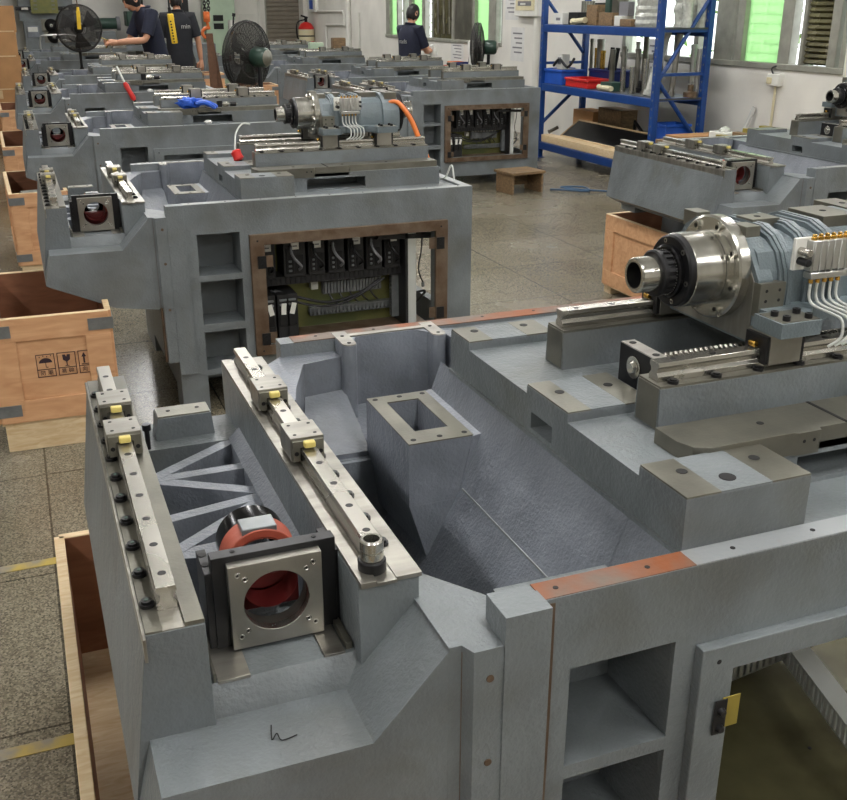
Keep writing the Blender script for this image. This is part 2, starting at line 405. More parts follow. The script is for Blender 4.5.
def build_bed():
    root = empty('machine_bed', O1, 'grey cast machine bed', 'machine')
    m = MB(O1)
    POCK = [(-.14, -.05), (-.02, .185), (.225, .45), (.48, .69)]
    xs = [.62, .66, .72, .757, .972, 1.005, 1.09, 1.14, 1.215, 1.25, 1.28, 1.385, 1.71, 2.03, 2.14, 2.20, 2.25]
    ys = [1.235, 1.29, 1.44, 1.47, 1.60, 1.715, 1.78, 1.88, 1.905, 2.23, 2.35, 2.70, 2.76]
    zs = [-.25, -.14, -.10, -.05, -.02, .08, .185, .225, .45, .48, .617, .69, .72, .80, .83, .84, .845, .885, .895, .922, .941]
    def solid(x, y, z):
        if z < -.14: return (x < .757 or x > 2.14) and (y < 1.44 or y > 2.35)
        pocket = .757 < x < .972 and any(a < z < b for a, b in POCK)
        opening = 1.09 < x < 2.03 and .08 < z < .617
        if y < 1.29 and z < .84: return not pocket and not opening
        if y < 1.47 and .72 < x < 1.005 and z < .72: return not (pocket and y < 1.44)
        if y > 2.70 and z < .84: return not opening
        if x > 2.20 and z < .84: return not (1.47 < y < 2.35 and (.08 < z < .617))
        if x < .66 and z < .617: return True
        if x > 1.005 and .80 < z < .83: return (y < 2.35 or x > 1.14)
        if z > .83 and 1.005 < x and y > 1.29:
            if y < 1.44: return x < 1.28
            if 1.44 < y < 2.35 and x < 2.14 and z < .922:
                if y < 1.60 and 1.385 < x < 1.71 and .84 < z < .895: return False
                if x < 1.09 and 1.78 < y < 1.88 and .845 < z < .885: return False
                return True
            if z > .922:
                if 1.715 < y < 1.905 and x < 1.215: return True
                if 2.23 < y < 2.35 and x < 1.25: return True
        if z < -.10 and x < 1.09: return True
        return False
    m.cells(xs, ys, zs, solid, 'paint')
    # column and bolting flange beside the arm
    m.box(.616, .700, 1.206, 1.262, -.02, .845, 'paint')
    m.box(.563, .6155, 1.209, 1.30, .05, .70, 'paint'); m.box(.552, .5635, 1.2325, 1.26, .05, .78, 'rustframe')
    for z in (.735, .565, .33): m.cyl((.592, 1.2065, z), (.592, 1.23, z), .007, 'rustframe', 12)
    # sloped chip chute wall with its crease and the lip along its top
    def slope(y0, y1, top):
        up = [(1.005, .83), (.925, .61)] if top else [(.966, .722), (.925, .61)]
        m.prism(up+[(.836, .428), (.645, -.04), (.70, -.04), (.88, .42), (.97, .61), (1.03, .80)], 'y', y0, y1, 'paint_in')
    slope(1.455, 2.42, True)
    m.prism([(1.005, .83), (.965, .72), (1.0, .72), (1.03, .80)], 'y', 1.288, 1.46, 'paint_in')
    m.box(1.115, 1.16, 2.352, 2.70, .55, .831, 'paint_in'); m.box(.80, 1.13, 2.41, 2.70, .56, .605, 'paint_in'); m.box(1.0, 1.13, 2.385, 2.42, .55, .80, 'paint_in'); m.box(.826, 1.066, 2.6945, 2.702, .60, .838, 'paint_in')
    m.box(.999, 1.008, 1.30, 2.35, .826, .835, 'paint')
    m.box(.9235, .9275, 1.46, 2.08, .607, .6125, 'rimpaint')
    # open box for the chip spout: tapered, running into the slope
    def quadprism(top, bot, mt):
        n = len(top); m.add(list(top)+list(bot), [tuple(range(n)), tuple(range(n, 2*n))[::-1]]+[(i, n+i, n+(i+1) % n, (i+1) % n) for i in range(n)], mt)
    m.cells([.785, .828, .918, .958], [2.09, 2.162, 2.372, 2.42], [.58, .747], lambda x, y, z: not (.828 < x < .918 and 2.162 < y < 2.372), 'paint_in')
    m.cells([.785, .828, .918, .958], [2.09, 2.162, 2.372, 2.42], [.747, .751], lambda x, y, z: not (.828 < x < .918 and 2.162 < y < 2.372), 'steel_dull')
    m.prism([(.955, .748), (.978, .752), (.93, .60), (.92, .60)], 'y', 2.087, 2.423, 'paint_in')
    quadprism([(.785, 2.09, .58), (.93, 2.09, .58), (.93, 2.42, .58), (.785, 2.42, .58)], [(.832, 2.095, .428), (.84, 2.095, .428), (.84, 2.42, .428), (.80, 2.42, .45)], 'paint_in')
    m.box(.80, .94, 2.15, 2.40, .575, .585, 'dark'); m.box(.663, .86, 1.475, 2.383, -.102, -.096, 'dark')  # last sheet paints the pit's shade onto its floor in near-black
    for x in (.805, .875, .942):
        for y in (2.112, 2.402): m.cyl((x, y, .75), (x, y, .7518), .0075, 'dark', 12)
    # rear pocket: floors, pit wall, shoulder, lugs
    quadprism([(.62, 2.40, .585), (.93, 2.40, .585), (.95, 2.70, .625), (.62, 2.70, .625)], [(.62, 2.40, .52), (.93, 2.40, .52), (.95, 2.70, .52), (.62, 2.70, .52)], 'paint_in')
    m.box(.62, .90, 2.385, 2.42, -.11, .583, 'paint_in')
    m.prism([(.50, 2.36), (.575, 2.36), (.60, 2.45), (.665, 2.62), (.785, 2.645), (.785, 2.71), (.62, 2.71), (.50, 2.58)], 'z', .56, .80, 'paint_in')
    quadprism([(.60, 2.41, .60), (.79, 2.41, .60), (.79, 2.64, .70), (.665, 2.62, .70)], [(.60, 2.41, .55), (.79, 2.41, .55), (.79, 2.64, .55), (.665, 2.62, .55)], 'paint_in')
    for x, zb in ((.806, .58), (1.084, .58)):
        m.box(x-.022, x+.022, 2.63, 2.71, zb, .839, 'paint_in'); m.cyl((x, 2.632, zb), (x, 2.632, .839), .022, 'paint_in', 20)
        m.box(x-.021, x+.021, 2.632, 2.745, .839, .843, 'steel'); m.cyl((x, 2.632, .8392), (x, 2.632, .8428), .021, 'steel', 20)
        m.cyl((x, 2.632, .843), (x, 2.632, .8445), .006, 'dark', 10); m.cyl((x, 2.70, .843), (x, 2.70, .8445), .006, 'dark', 10)
    # three fillets that round the rear pocket between the lugs
    m.prism([(.827, 2.71), (.827, 2.655), (.842, 2.69), (.88, 2.702)], 'z', .60, .838, 'paint_in'); m.prism([(1.063, 2.71), (1.063, 2.66), (1.04, 2.69), (1.0, 2.702)], 'z', .60, .838, 'paint_in'); m.box(.82, 1.07, 2.697, 2.718, .8385, .8428, 'steel')
    # ---- the cross-slide arm on the left
    m.prism([(.03, .50), (.34, .36), (.546, .33), (.546, .79), (.535, .79), (.40, .643), (.065, .645)], 'y', 1.235, 1.41, 'paint')
    m.prism([(1.385, .46), (1.385, .645), (1.42, .69), (1.62, .69), (1.62, .46)], 'x', .10, .44, 'paint')
    m.prism([(.030, .50), (.175, .43), (.170, .841), (.077, .841)], 'y', 1.372, 2.575, 'paint')
    m.prism([(.435, .385), (.54, .335), (.54, .841), (.43, .841)], 'y', 1.392, 2.60, 'paint')
    m.prism([(.1, .46), (.5, .36), (.5, .39), (.1, .49)], 'y', 1.41, 2.55, 'paint_in')
    m.box(.16, .45, 2.40, 2.575, .40, .70, 'paint')
    m.prism([(.226, .70), (.376, .70), (.37, .760), (.232, .760)], 'y', 2.455, 2.53, 'paint'); m.box(.234, .368, 2.459, 2.527, .759, .764, 'steel_dull')
    for x in (.265, .34): m.cyl((x, 2.495, .764), (x, 2.495, .7652), .006, 'dark', 10)
    m.prism([(.53, 1.2345), (.552, 1.2345), (.563, 1.2085), (.62, 1.2085), (.67, 1.24), (.69, 1.30), (.567, 1.471), (.53, 1.471)], 'z', .34, .792, 'paint')
    # truss of ribs over the arm's cavity
    def rib(a, b, w=.0165, z0=.50, z1=.70):
        a = Vector(a); b = Vector(b); d = (b-a).normalized(); n = Vector((-d.y, d.x))*w
        m.prism([tuple(a+n), tuple(a-n), tuple(b-n), tuple(b+n)], 'z', z0, z1, 'paint_in')
    for a, b in (((.18, 2.235), (.44, 2.42)), ((.18, 2.235), (.44, 2.235)), ((.18, 2.235), (.44, 2.07)), ((.175, 2.02), (.44, 2.07)), ((.17, 1.865), (.44, 2.07)), ((.17, 1.865), (.44, 1.80)), ((.17, 1.865), (.30, 1.875))):
        nr = globals().get('_nr', 0)+1; globals()['_nr'] = nr; rib(a, b, z1=.6985-.0006*nr)
    m.box(.168, .186, 1.60, 2.41, .66, .70, 'paint_in'); m.prism([(.402, .699), (.436, .73), (.45, .73), (.45, .60), (.402, .60)], 'y', 1.60, 2.41, 'paint_in')
    # machined seats of the two strips, the motor pads and the table pads
    m.box(.078, .104, 1.374, 2.573, .840, .845, 'steel_dull'); m.box(.104, .139, 1.374, 2.573, .838, .8435, 'steel'); m.box(.139, .170, 1.376, 2.573, .840, .849, 'steel_dull')
    m.box(.0725, .0772, 1.36, 2.575, .80, .842, 'steel')
    m.box(.431, .460, 1.38, 2.60, .838, .849, 'steel'); m.box(.460, .496, 1.38, 2.60, .838, .8445, 'steel'); m.box(.496, .543, 1.385, 2.60, .838, .846, 'steel')
    m.box(.188, .243, 1.416, 1.60, .688, .6945, 'steel'); m.box(.374, .412, 1.42, 1.60, .688, .6945, 'steel'); m.box(.181, .186, 1.42, 1.62, .69, .708, 'steel_dull'); m.box(.416, .428, 1.43, 1.62, .69, .703, 'steel_dull')
    for x0, x1, y0, y1 in ((1.006, 1.279, 1.291, 1.439), (1.006, 1.214, 1.716, 1.904), (1.006, 1.249, 2.231, 2.349)):
        w = (x1-x0)
        m.box(x0, x0+w*.27, y0, y1, .940, .945, 'steel_dull'); m.box(x0+w*.27, x0+w*.68, y0, y1, .940, .9447, 'paint'); m.box(x0+w*.68, x1, y0, y1, .940, .945, 'steel_dull')
        for fx in (.2, .8):
            px, py = x0+w*fx, (y0+y1)/2+.02
            m.cyl((px, py, .945), (px, py, .9462), .011, 'dark', 14)
    m.cyl((1.125, 1.335, .944), (1.125, 1.335, .946), .016, 'dark', 16)
    # rail pedestals
    for y0, y1 in ((1.607, 1.690), (2.015, 2.095)):
        m.prism([(y0-.004, .92), (y0, 1.014), (y1, 1.014), (y1+.004, .92)], 'x', 1.156, 2.14, 'paint')
        m.box(1.157, 2.139, y0+.001, y1-.001, 1.012, 1.02, 'steel_dull'); m.box(1.1545, 1.157, y0+.004, y1-.004, .925, 1.016, 'steel_dull')
    m.prism([(1.118, 1.56), (1.118, 1.485), (1.132, 1.45), (1.16, 1.435), (1.36, 1.435), (1.37, 1.429), (1.425, 1.429), (1.43, 1.44), (1.62, 1.44), (1.63, 1.452), (2.13, 1.452), (2.13, 1.56)], 'z', .905, .955, 'steel_dull')
    m.box(1.498, 1.506, 1.436, 1.56, .9545, .9562, 'dark')
    for x in (1.385, 1.41): m.cyl((x, 1.4285, .935), (x, 1.432, .935), .004, 'dark', 10)
    for x, y in ((1.33, 1.50), (1.60, 1.50), (1.85, 1.50)): m.cyl((x, y, .955), (x, y, .9562), .008, 'dark', 12)
    m.build('casting', root, bevel=.0045, seg=2, ang=40, smooth=40)
    # worn machined strip on the rims (rust on the nearest bed)
    for k_, nm in enumerate(('rim_strip', 'rim_strip', 'rim_strip')):
        r = MB(O1)
        if k_ == 0: r.box(.70, 1.0, 1.237, 1.287, .8385, .8415, 'rimpaint')
        elif k_ == 1: r.box(1.0, 2.248, 1.237, 1.287, .8385, .8414, 'rimpaint'); r.box(2.203, 2.248, 1.287, 2.70, .8385, .8414, 'rimpaint')
        else: r.box(.66, 2.248, 2.70, 2.758, .8385, .8415, 'rimpaint')
        for i in range(9):
            x = .735+i*.18
            if (k_ == 0 and x < 1.0) or (k_ == 1 and x > 1.0): r.cyl((x, 1.262, .8412), (x, 1.262, .8424), .005, 'dark', 10)
            if k_ == 2: r.cyl((x, 2.735, .8412), (x, 2.735, .8424), .005, 'dark', 10)
        tag(r.build(nm, root), 'worn bright top strip of the rim')
    f = ring_cells(1.017, 2.10, .03, .672, 1.09, 2.03, .08, .617, 1.212, 1.236, 'paint')
    for x, z in ((1.055, .64), (2.06, .64), (1.055, .055), (2.06, .055)): f.cyl((x, 1.2115, z), (x, 1.22, z), .006, 'dark', 10)
    f.build('opening_frame', root, bevel=.004)
    # rails
    rail_part(root, 'y', .121, 1.432, 2.56, .8435); rail_part(root, 'y', .478, 1.445, 2.575, .8445)
    rail_part(root, 'x', 1.648, 1.165, 2.13, 1.02); rail_part(root, 'x', 2.055, 1.165, 2.13, 1.02)
    for x, y0 in ((.0905, 1.452), (.5095, 1.50)):
        for i in range(11):
            c = MB(O1); c.cyl((x, y0+i*.1, .844), (x, y0+i*.1, .851), .0125, 'black', 16); c.cyl((x, y0+i*.1, .851), (x, y0+i*.1, .856), .009, 'black', 16); c.cyl((x, y0+i*.1, .8555), (x, y0+i*.1, .8568), .004, 'dkgreen', 6)
            c.build('clamp_screw', root)
    for y in (1.6195, 2.0865):
        for i in range(9):
            x = 1.195+i*.108
            c = MB(O1); c.cyl((x, y, 1.019), (x, y, 1.026), .012, 'black', 14); c.cyl((x, y, 1.026), (x, y, 1.029), .008, 'black', 12); c.build('clamp_screw', root)
    for y0 in (2.222, 2.04): slide_block(root, 'y', .122, y0, y0+.104, .8435)
    for y0 in (2.178, 1.872): slide_block(root, 'y', .478, y0, y0+.108, .8445)
    # motor bracket with the bearing housing behind it
    b = MB(O1)
    b.holed_plate(.205, .425, .693, .874, 1.508, 1.535, .311, .782, .060, 'black', mh='steel')
    b.box(.193, .210, 1.512, 1.60, .693, .845, 'black'); b.box(.415, .432, 1.512, 1.60, .693, .845, 'black')
    for y in (1.545, 1.58): b.cyl((.201, y, .845), (.201, y, .8465), .008, 'dark', 12)
    for x in (.245, .39): b.cyl((x, 1.522, .874), (x, 1.522, .8755), .005, 'dark', 10)
    br = b.build('motor_bracket', root, bevel=.0015, seg=1)
    p = MB(O1); p.holed_plate(.229, .394, .697, .863, 1.488, 1.508, .311, .782, .058, 'steel', mh='polish')
    for sx, sz in ((.245, .845), (.257, .835), (.378, .845), (.366, .835), (.245, .722), (.257, .732), (.378, .722), (.366, .732)):
        p.lathe([(0, .0055), (-.0012, .0055), (-.0012, .0035), (0, .0035)], (sx, 1.488, sz), (0, 1, 0), 'polish', 12); p.cyl((sx, 1.4879, sz), (sx, 1.49, sz), .0035, 'dark', 10)
    p.build('motor_plate', br, bevel=.0012, seg=1)
    h = MB(O1)
    h.lathe([(0, .053), (0, .068), (.045, .071), (.05, .071), (.05, .050), (0, .050)], (.311, 1.60, .795), (0, 1, 0), 'red', 40)
    h.box(.245, .377, 1.60, 1.645, .70, .77, 'darkred'); h.lathe([(0, .0495), (.06, .0495)], (.311, 1.535, .79), (0, 1, 0), 'darkred', 40)
    h.box(.279, .343, 1.602, 1.648, .850, .8672, 'strap')
    hs = tag(h.build('bearing_housing', root, bevel=.002), 'red oxide bearing housing')
    n = MB(O1); n.lathe([(0, .045), (0, .064), (.012, .066), (.055, .066), (.06, .062), (.06, .03), (.0, .03)], (.311, 1.652, .795), (0, 1, 0), 'blackgloss', 40)
    n.build('locknut', hs)
    # ball screw between the main rails
    e = MB(O1); e.box(1.245, 1.283, 1.762, 1.902, .925, 1.017, 'black'); e.box(1.246, 1.282, 1.763, 1.901, 1.017, 1.0195, 'steel')
    for y in (1.785, 1.88): e.cyl((1.264, y, 1.0195), (1.264, y, 1.0208), .009, 'dark', 12)
    e.lathe([(0, .001), (0, .026), (-.004, .027), (-.004, .016), (-.008, .014), (-.012, .012), (-.012, .001)], (1.245, 1.838, .975), (1, 0, 0), 'chrome', 24)
    bs = e.build('screw_bearing', root, bevel=.0015, seg=1)
    pr = [(0, .001)]
    for i in range(52): pr += [(i*.014, .0105), (i*.014+.003, .0155), (i*.014+.008, .0155), (i*.014+.0105, .0105)]
    pr += [(.74, .001)]
    s = MB(O1); s.lathe(pr, (1.283, 1.838, .985), (1, 0, 0), 'polish', 14); s.build('ball_screw', root)
    return root
BED = build_bed()

# ------------------------------------------------------------------ spindle headstock
def build_headstock():
    H0 = Vector((1.63, 1.85, 1.02)); AX = (1, 0, 0); A = (0, 1.85, 1.19)
    root = empty('spindle_headstock', H0, 'blue-grey spindle headstock', 'spindle')
    b = MB(H0)
    def sect(k, top, dz=0):   # body cross-section in yz
        c = 1.86
        return [(c-.158*k, 1.10), (c-.162*k, 1.16+dz), (c-.156*k, 1.205+dz), (c-.135*k, 1.245+dz), (c-.10*k, 1.272+top*.6), (c-.055*k, 1.285+top), (c+.055*k, 1.285+top), (c+.10*k, 1.272+top*.6), (c+.135*k, 1.245+dz), (c+.156*k, 1.205+dz), (c+.162*k, 1.16+dz), (c+.158*k, 1.10)]
    b.prism(sect(.90, -.012), 'x', 1.47, 1.885, 'paint_head')
    b.prism([(1.703, 1.045), (1.708, 1.19), (1.765, 1.272), (1.80, 1.287), (1.95, 1.287), (1.99, 1.262), (2.02, 1.19), (2.02, 1.045)], 'x', 1.458, 1.498, 'paint_head')
    b.prism([(1.715, 1.05), (1.72, 1.185), (1.775, 1.27), (1.945, 1.27), (2.005, 1.185), (2.005, 1.05)], 'x', 1.4555, 1.46, 'steel')
    for x0, w_ in ((1.515, .034), (1.585, .034), (1.655, .034)):
        for i in range(4): f_ = (.955, .985, 1.0, .985)[i]; b.prism(sect(f_, (.0, .006, .008, .006)[i]), 'x', x0+w_*i/4, x0+w_*(i+1)/4+.001, 'paint_head')
    b.prism(sect(1.0, .008), 'x', 1.81, 1.905, 'paint_head')
    for x0, x1, sg in ((1.425, 1.53, 1), (1.735, 1.85, -1)):
        xe = x1 if sg == 1 else x0; xo = x0 if sg == 1 else x1
        for q in (1, -1):
            Y_ = lambda v: 1.85+(v-1.85)*q
            b.prism([(xo, Y_(1.58)), (xe, Y_(1.58)), (xe, Y_(1.615)), (xe+.045*sg, Y_(1.66)), (xe+.045*sg, Y_(1.67)), (xo, Y_(1.67))], 'z', 1.098, 1.131, 'paint_head')
    b.box(1.462, 1.85, 1.665, 2.035, 1.095, 1.1295, 'paint_head')
    b.box(1.457, 1.525, 1.697, 1.72, 1.11, 1.185, 'steel_dull')
    for x in (1.475, 1.51):
        for z in (1.145, 1.168): b.cyl((x, 1.6965, z), (x, 1.71, z), .004, 'dark', 8)
    for x0, x1, y0, y1 in ((1.459, 1.497, 1.768, 1.82), (1.459, 1.497, 1.95, 2.0), (1.525, 1.60, 1.83, 1.89), (1.70, 1.80, 1.80, 1.92), (1.83, 1.90, 1.74, 1.98)):
        b.box(x0, x1, y0, y1, 1.26, 1.2965, 'steel_dull')
    for x, y in ((1.56, 1.86), (1.75, 1.86), (1.865, 1.80), (1.865, 1.92)): b.cyl((x, y, 1.2965), (x, y, 1.2977), .008, 'dark', 12)
    b.box(1.43, 1.528, 1.585, 1.66, 1.129, 1.1325, 'steel_dull'); b.box(1.74, 1.845, 1.585, 1.66, 1.129, 1.1325, 'steel_dull')
    b.build('head_body', root, bevel=.005, seg=3, ang=20, smooth=50)
    for x0 in (1.43, 1.742):
        for dx in (.02, .078):
            for y in (1.598, 1.636, 2.06, 2.1):
                c = MB(H0); c.cyl((x0+dx, y, 1.131), (x0+dx, y, 1.143), .0085, 'black', 12); c.cyl((x0+dx, y, 1.1425), (x0+dx, y, 1.1436), .004, 'dark', 6); c.build('cap_screw', root)
    global O1
    keep = O1.copy(); O1 = H0
    for y in (1.648, 2.055):
        for x0 in (1.42, 1.73): slide_block(root, 'x', y, x0, x0+.102, 1.02, 'carriage', True, .037, .078)
    O1 = keep
    f = MB(H0); f.lathe([(0, .06), (0, .113), (.004, .118), (.028, .118), (.03, .116), (.03, .06)], (1.428, 1.85, 1.192), AX, 'chrome', 64)
    fo = f.build('front_flange', root)
    for k in range(8):
        a = 2*PI*(k+.35)/8; y, z = 1.85+.100*math.cos(a), 1.192+.100*math.sin(a)
        c = MB(H0); c.lathe([(0, .0035), (.004, .0035), (.004, .006), (-.004, .006), (-.004, .011), (.006, .012)], (1.425, y, z), AX, 'chrome', 14); c.cyl((1.4255, y, z), (1.433, y, z), .0045, 'dark', 6); c.build('flange_bolt', fo)
    c = MB(H0); c.lathe([(0, .05), (0, .08), (.004, .084), (.094, .0845), (.096, .082), (.096, .05)], (1.338, 1.85, 1.192), AX, 'chrome', 64)
    for x in (1.416,): c.lathe([(0, .0847), (.0015, .0847)], (x, 1.85, 1.192), AX, 'black', 48)
    c.build('bearing_sleeve', root)
    k_ = MB(H0); k_.lathe([(0, .05), (0, .077), (.004, .081), (.017, .0825), (.017, .05)], (1.324, 1.85, 1.192), AX, 'black', 48)
    for k in range(6):
        a = 2*PI*(k+.2)/6; y, z = 1.85+.069*math.cos(a), 1.192+.069*math.sin(a)
        k_.lathe([(0, .001), (0, .006), (.004, .006)], (1.3225, y, z), AX, 'polish', 12); k_.cyl((1.3215, y, z), (1.33, y, z), .003, 'dark', 6)
    k_.build('labyrinth_cap', root)
    r = MB(H0); r.lathe([(0, .04), (0, .056), (.003, .060), (.016, .060), (.016, .04)], (1.312, 1.85, 1.192), AX, 'blackgloss', 48)
    for k in range(48):
        a = 2*PI*k/48; r.box(1.3105, 1.315, 1.85+.05*math.cos(a)-.0012, 1.85+.05*math.cos(a)+.0012, 1.19+.05*math.sin(a)-.0012, 1.19+.05*math.sin(a)+.0012, 'alu')
    r.build('scale_ring', root)
    n = MB(H0); n.lathe([(0, .036), (0, .049), (.003, .053), (.012, .053), (.013, .046), (.034, .046), (.034, .036)], (1.279, 1.85, 1.19), AX, 'black', 40)
    for k in range(18):
        a = 2*PI*k/18; n.box(1.293, 1.315, 1.85+.0465*math.cos(a)-.004, 1.85+.0465*math.cos(a)+.004, 1.19+.0465*math.sin(a)-.004, 1.19+.0465*math.sin(a)+.004, 'blackplastic', rot=(a, 0, 0))
    n.build('spindle_nut', root)
    s = MB(H0); s.lathe([(0, .030), (0, .037), (.003, .040), (.055, .0405), (.055, .03)], (1.232, 1.85, 1.19), AX, 'chrome', 48); s.lathe([(0.001, .030), (.05, .029), (.05, .0)], (1.232, 1.85, 1.19), AX, 'dark', 40)
    s.lathe([(0, .001), (0, .0075), (.003, .009)], (1.266, 1.813, 1.205), (0, 1, -.3), 'polish', 14)
    s.build('spindle_nose', root)
    # lubrication manifold with its tubes
    g = MB(H0); g.box(1.518, 1.672, 1.676, 1.686, 1.215, 1.285, 'white'); g.box(1.548, 1.655, 1.655, 1.678, 1.215, 1.281, 'alu')
    for i in range(6): g.box(1.551+i*.0175, 1.554+i*.0175, 1.652, 1.66, 1.20, 1.28, 'alu')
    for z in (1.258, 1.236): g.cyl((1.533, 1.645, z), (1.533, 1.678, z), .0085, 'black' if z < 1.25 else 'polish', 14); g.cyl((1.664, 1.655, z), (1.664, 1.678, z), .006, 'black', 12)
    g.box(1.548, 1.655, 1.65, 1.676, 1.198, 1.212, 'alu')
    mo = g.build('lubrication_manifold', root, bevel=.0015, seg=1)
    for i in range(6):
        x = 1.558+i*.0172
        q = MB(H0); q.lathe([(0, .001), (0, .0065), (.006, .0065), (.007, .005), (.012, .005), (.013, .001)], (x, 1.667, 1.281), (0, 0, 1), 'brass', 12); q.build('brass_fitting', mo)
    for i in range(5):
        x = 1.56+i*.0185; q = MB(H0)
        q.cyl((x, 1.662, 1.187), (x, 1.662, 1.2), .0052, 'brass', 10)
        sg = 1 if i > 2 else (-1 if i < 2 else 0)
        ex = x+.006*sg
        q.tube(spline([(x, 1.662, 1.19), (x, 1.66, 1.155), (x+.004, 1.645, 1.14), (x+.012, 1.60, 1.134), (x+.016, 1.572, 1.125), (x+.014, 1.566, 1.09), (x-.01, 1.574, 1.07)], 5), .0032, 'tube', 8)
        q.build('lubrication_tube', mo)
    # rear pulley and shaft
    t = MB(H0); t.lathe([(0, .02), (0, .105), (.01, .11), (.04, .11), (.05, .09), (.05, .02)], (1.905, 1.85, 1.18), AX, 'black', 40); t.build('rear_cover', root)
    t = MB(H0); t.lathe([(0, .02), (0, .035), (.035, .035), (.036, .046), (.07, .047), (.074, .04), (.074, .024), (.04, .02)], (1.952, 1.85, 1.19), AX, 'chrome', 40); t.build('rear_spindle', root)
    return root
HEAD = build_headstock()
# ------------------------------------------------------------------ rows of beds
def place(root, O): root.location = O; return root
def child(root, name): return [c for c in kids(root) if c.name.split('.')[0] == name]
def recolor(o, m):
    o.data = o.data.copy(); o.data.materials[0] = M[m]; return o
GL = 'cast machine beds'
ROW = {}
def bed_copy(src, O, label, skip=()):
    c = copy_tree(src, None, skip); c.location = O; c['label'] = label; c['group'] = GL; return c
B2 = bed_copy(BED, (.61, 4.975, 0), 'grey bed with a rusty-framed opening full of electrical gear, second on the left')
B3 = bed_copy(BED, (.595, 8.47, 0), 'grey bed with a blue glove on its table, third from the front on the left')
for y in (1.648, 2.055):
    for x0 in (1.40, 1.80): slide_block(B3, 'x', y, x0, x0+.1, 1.02, 'carriage', True, .045, .078)
SK = ('clamp_screw', 'ball_screw')
B4 = bed_copy(B3, (.575, 12.03, 0), 'grey bed with a red-handled blow gun across it, fourth on the left', SK)
B5 = bed_copy(B3, (.70, 15.3, 0), 'grey bed just before the person holding a small tool, fifth on the left', SK)
B6 = bed_copy(B3, (.526, 19.6, 0), 'small far grey bed, sixth from the front on the left', SK)
B7 = bed_copy(B3, (.51, 23.3, 0), 'farthest grey bed of the left row, below the wire fan', SK)
R1 = bed_copy(BED, (4.38, 4.78, 0), 'grey bed at the right with its slide arm pointing to the blue rack', ())
R2 = bed_copy(B3, (4.2, 11.02, 0), 'grey bed with a brown-framed opening beside the blue rack', SK)
R3 = bed_copy(B3, (4.22, 13.45, 0), 'grey bed in front of the man holding a white cloth', SK)
R4 = bed_copy(B3, (4.12, 16.83, 0), 'grey bed behind the round black fan, with a vertical dark edge', SK)
R5 = bed_copy(B3, (4.3, 20.2, 0), 'farthest grey bed of the right row, in front of the roller shutter', SK)
BED['label'] = 'large grey cast bed nearest the camera with a sloped chute and slide rails'; BED['group'] = GL
rs_ = child(BED, 'rim_strip')
recolor(rs_[0], 'rust')['label'] = 'rust-brown top strip of the rim'; recolor(rs_[1], 'rimrust')['label'] = 'pale rim strip with rust flecks'; recolor(rs_[2], 'rust')['label'] = 'rust-brown top strip of the rear rim'
for b in (B2, R2):
    f = recolor(child(b, 'opening_frame')[0], 'rustframe'); f['label'] = 'rusty brown frame round the opening'
HEAD['label'] = 'large blue-grey spindle headstock with bright steel nose on the nearest bed'; HEAD['group'] = 'spindle headstocks'
hd2 = copy_tree(HEAD); hd2.location = HEAD.location+Vector((.61+.10, 4.975, 0))-O1; hd2['label'] = 'spindle headstock with two orange cables behind it, on the second left bed'
hd3 = copy_tree(HEAD); hd3.location = HEAD.location+Vector((4.38, 4.78, 0))-O1; hd3['label'] = 'spindle headstock cut by the right edge of the picture, below the windows'

# marker scribbles and gear of the nearest bed
mk = MB(O1); mk.tube(spline([(.256, 1.335, .6462), (.249, 1.30, .6462), (.26, 1.312, .6462), (.264, 1.293, .6462), (.29, 1.297, .6462)], 5), .0011, 'dark', 6); mk.build('pen_mark', BED)
rg = MB(O1); rg.prism([(.710, .832), (.7205, .832), (.7215, .6), (.7195, .35), (.7205, 0), (.710, 0)], 'y', 1.2338, 1.2365, 'rustframe'); tag(rg.build('rusty_shadow_line', BED), 'brown rust and painted shadow line down the column edge')  # rust, and the shadow line beside the column painted in as a brown strip
ot = MB(O1); ot.box(1.06, 2.20, 1.292, 2.70, .03, .036, 'oiltray')
for x, y in ((1.3, 1.6), (1.5, 1.75), (1.62, 1.5), (1.25, 1.9)): ot.cyl((x, y, .036), (x, y, .0372), .005, 'dark', 8)
ot.build('sheet_tray', BED)
def duct(root, a, b, h=.05, w=.035, mt='tube', pitch=.022):
    """slotted cable duct between two points"""
    a = Vector(a); b = Vector(b); d = (b-a); L = d.length; d.normalize()
    up = Vector((0, 0, 1)) if abs(d.z) < .7 else Vector((0, -1, 0)); n = d.cross(up).normalized()
    m = MB(O1); k = int(L/pitch)
    def slab(p0, p1, n0, n1, u0, u1):
        vs = [a+d*p+n*q+up*u for u in (u0, u1) for q in (n0, n1) for p in (p0, p1)]
        m.add(vs, [(0, 2, 3, 1), (4, 5, 7, 6), (0, 1, 5, 4), (2, 6, 7, 3), (0, 4, 6, 2), (1, 3, 7, 5)], mt)
    slab(0, L, -w/2, w/2, 0, .004); slab(0, L, -w/2-.001, w/2+.001, h-.006, h)
    for i in range(k):
        for q in (-w/2, w/2-.003): slab(i*pitch, i*pitch+pitch*.55, q, q+.003, 0, h-.003)
    return m.build('cable_duct', root)
duct(BED, (1.44, 1.65, .19), (1.67, 1.68, .19), .05, .05, mt='alu'); duct(BED, (1.69, 1.69, .17), (1.585, 1.30, .17), .055, .055, mt='tube')
hb = MB(O1); hb.box(1.072, 1.112, 1.2085, 1.2105, .488, .558, 'zincyellow'); hb.box(1.054, 1.082, 1.206, 1.2085, .478, .556, 'dark')
for z in (.492, .53): hb.lathe([(0, .001), (0, .007), (.008, .009)], (1.069, 1.198, z), (0, 1, 0), 'black', 12)
tag(hb.build('hinge_bracket', BED, bevel=.001, seg=1), 'yellow zinc hinge bracket')

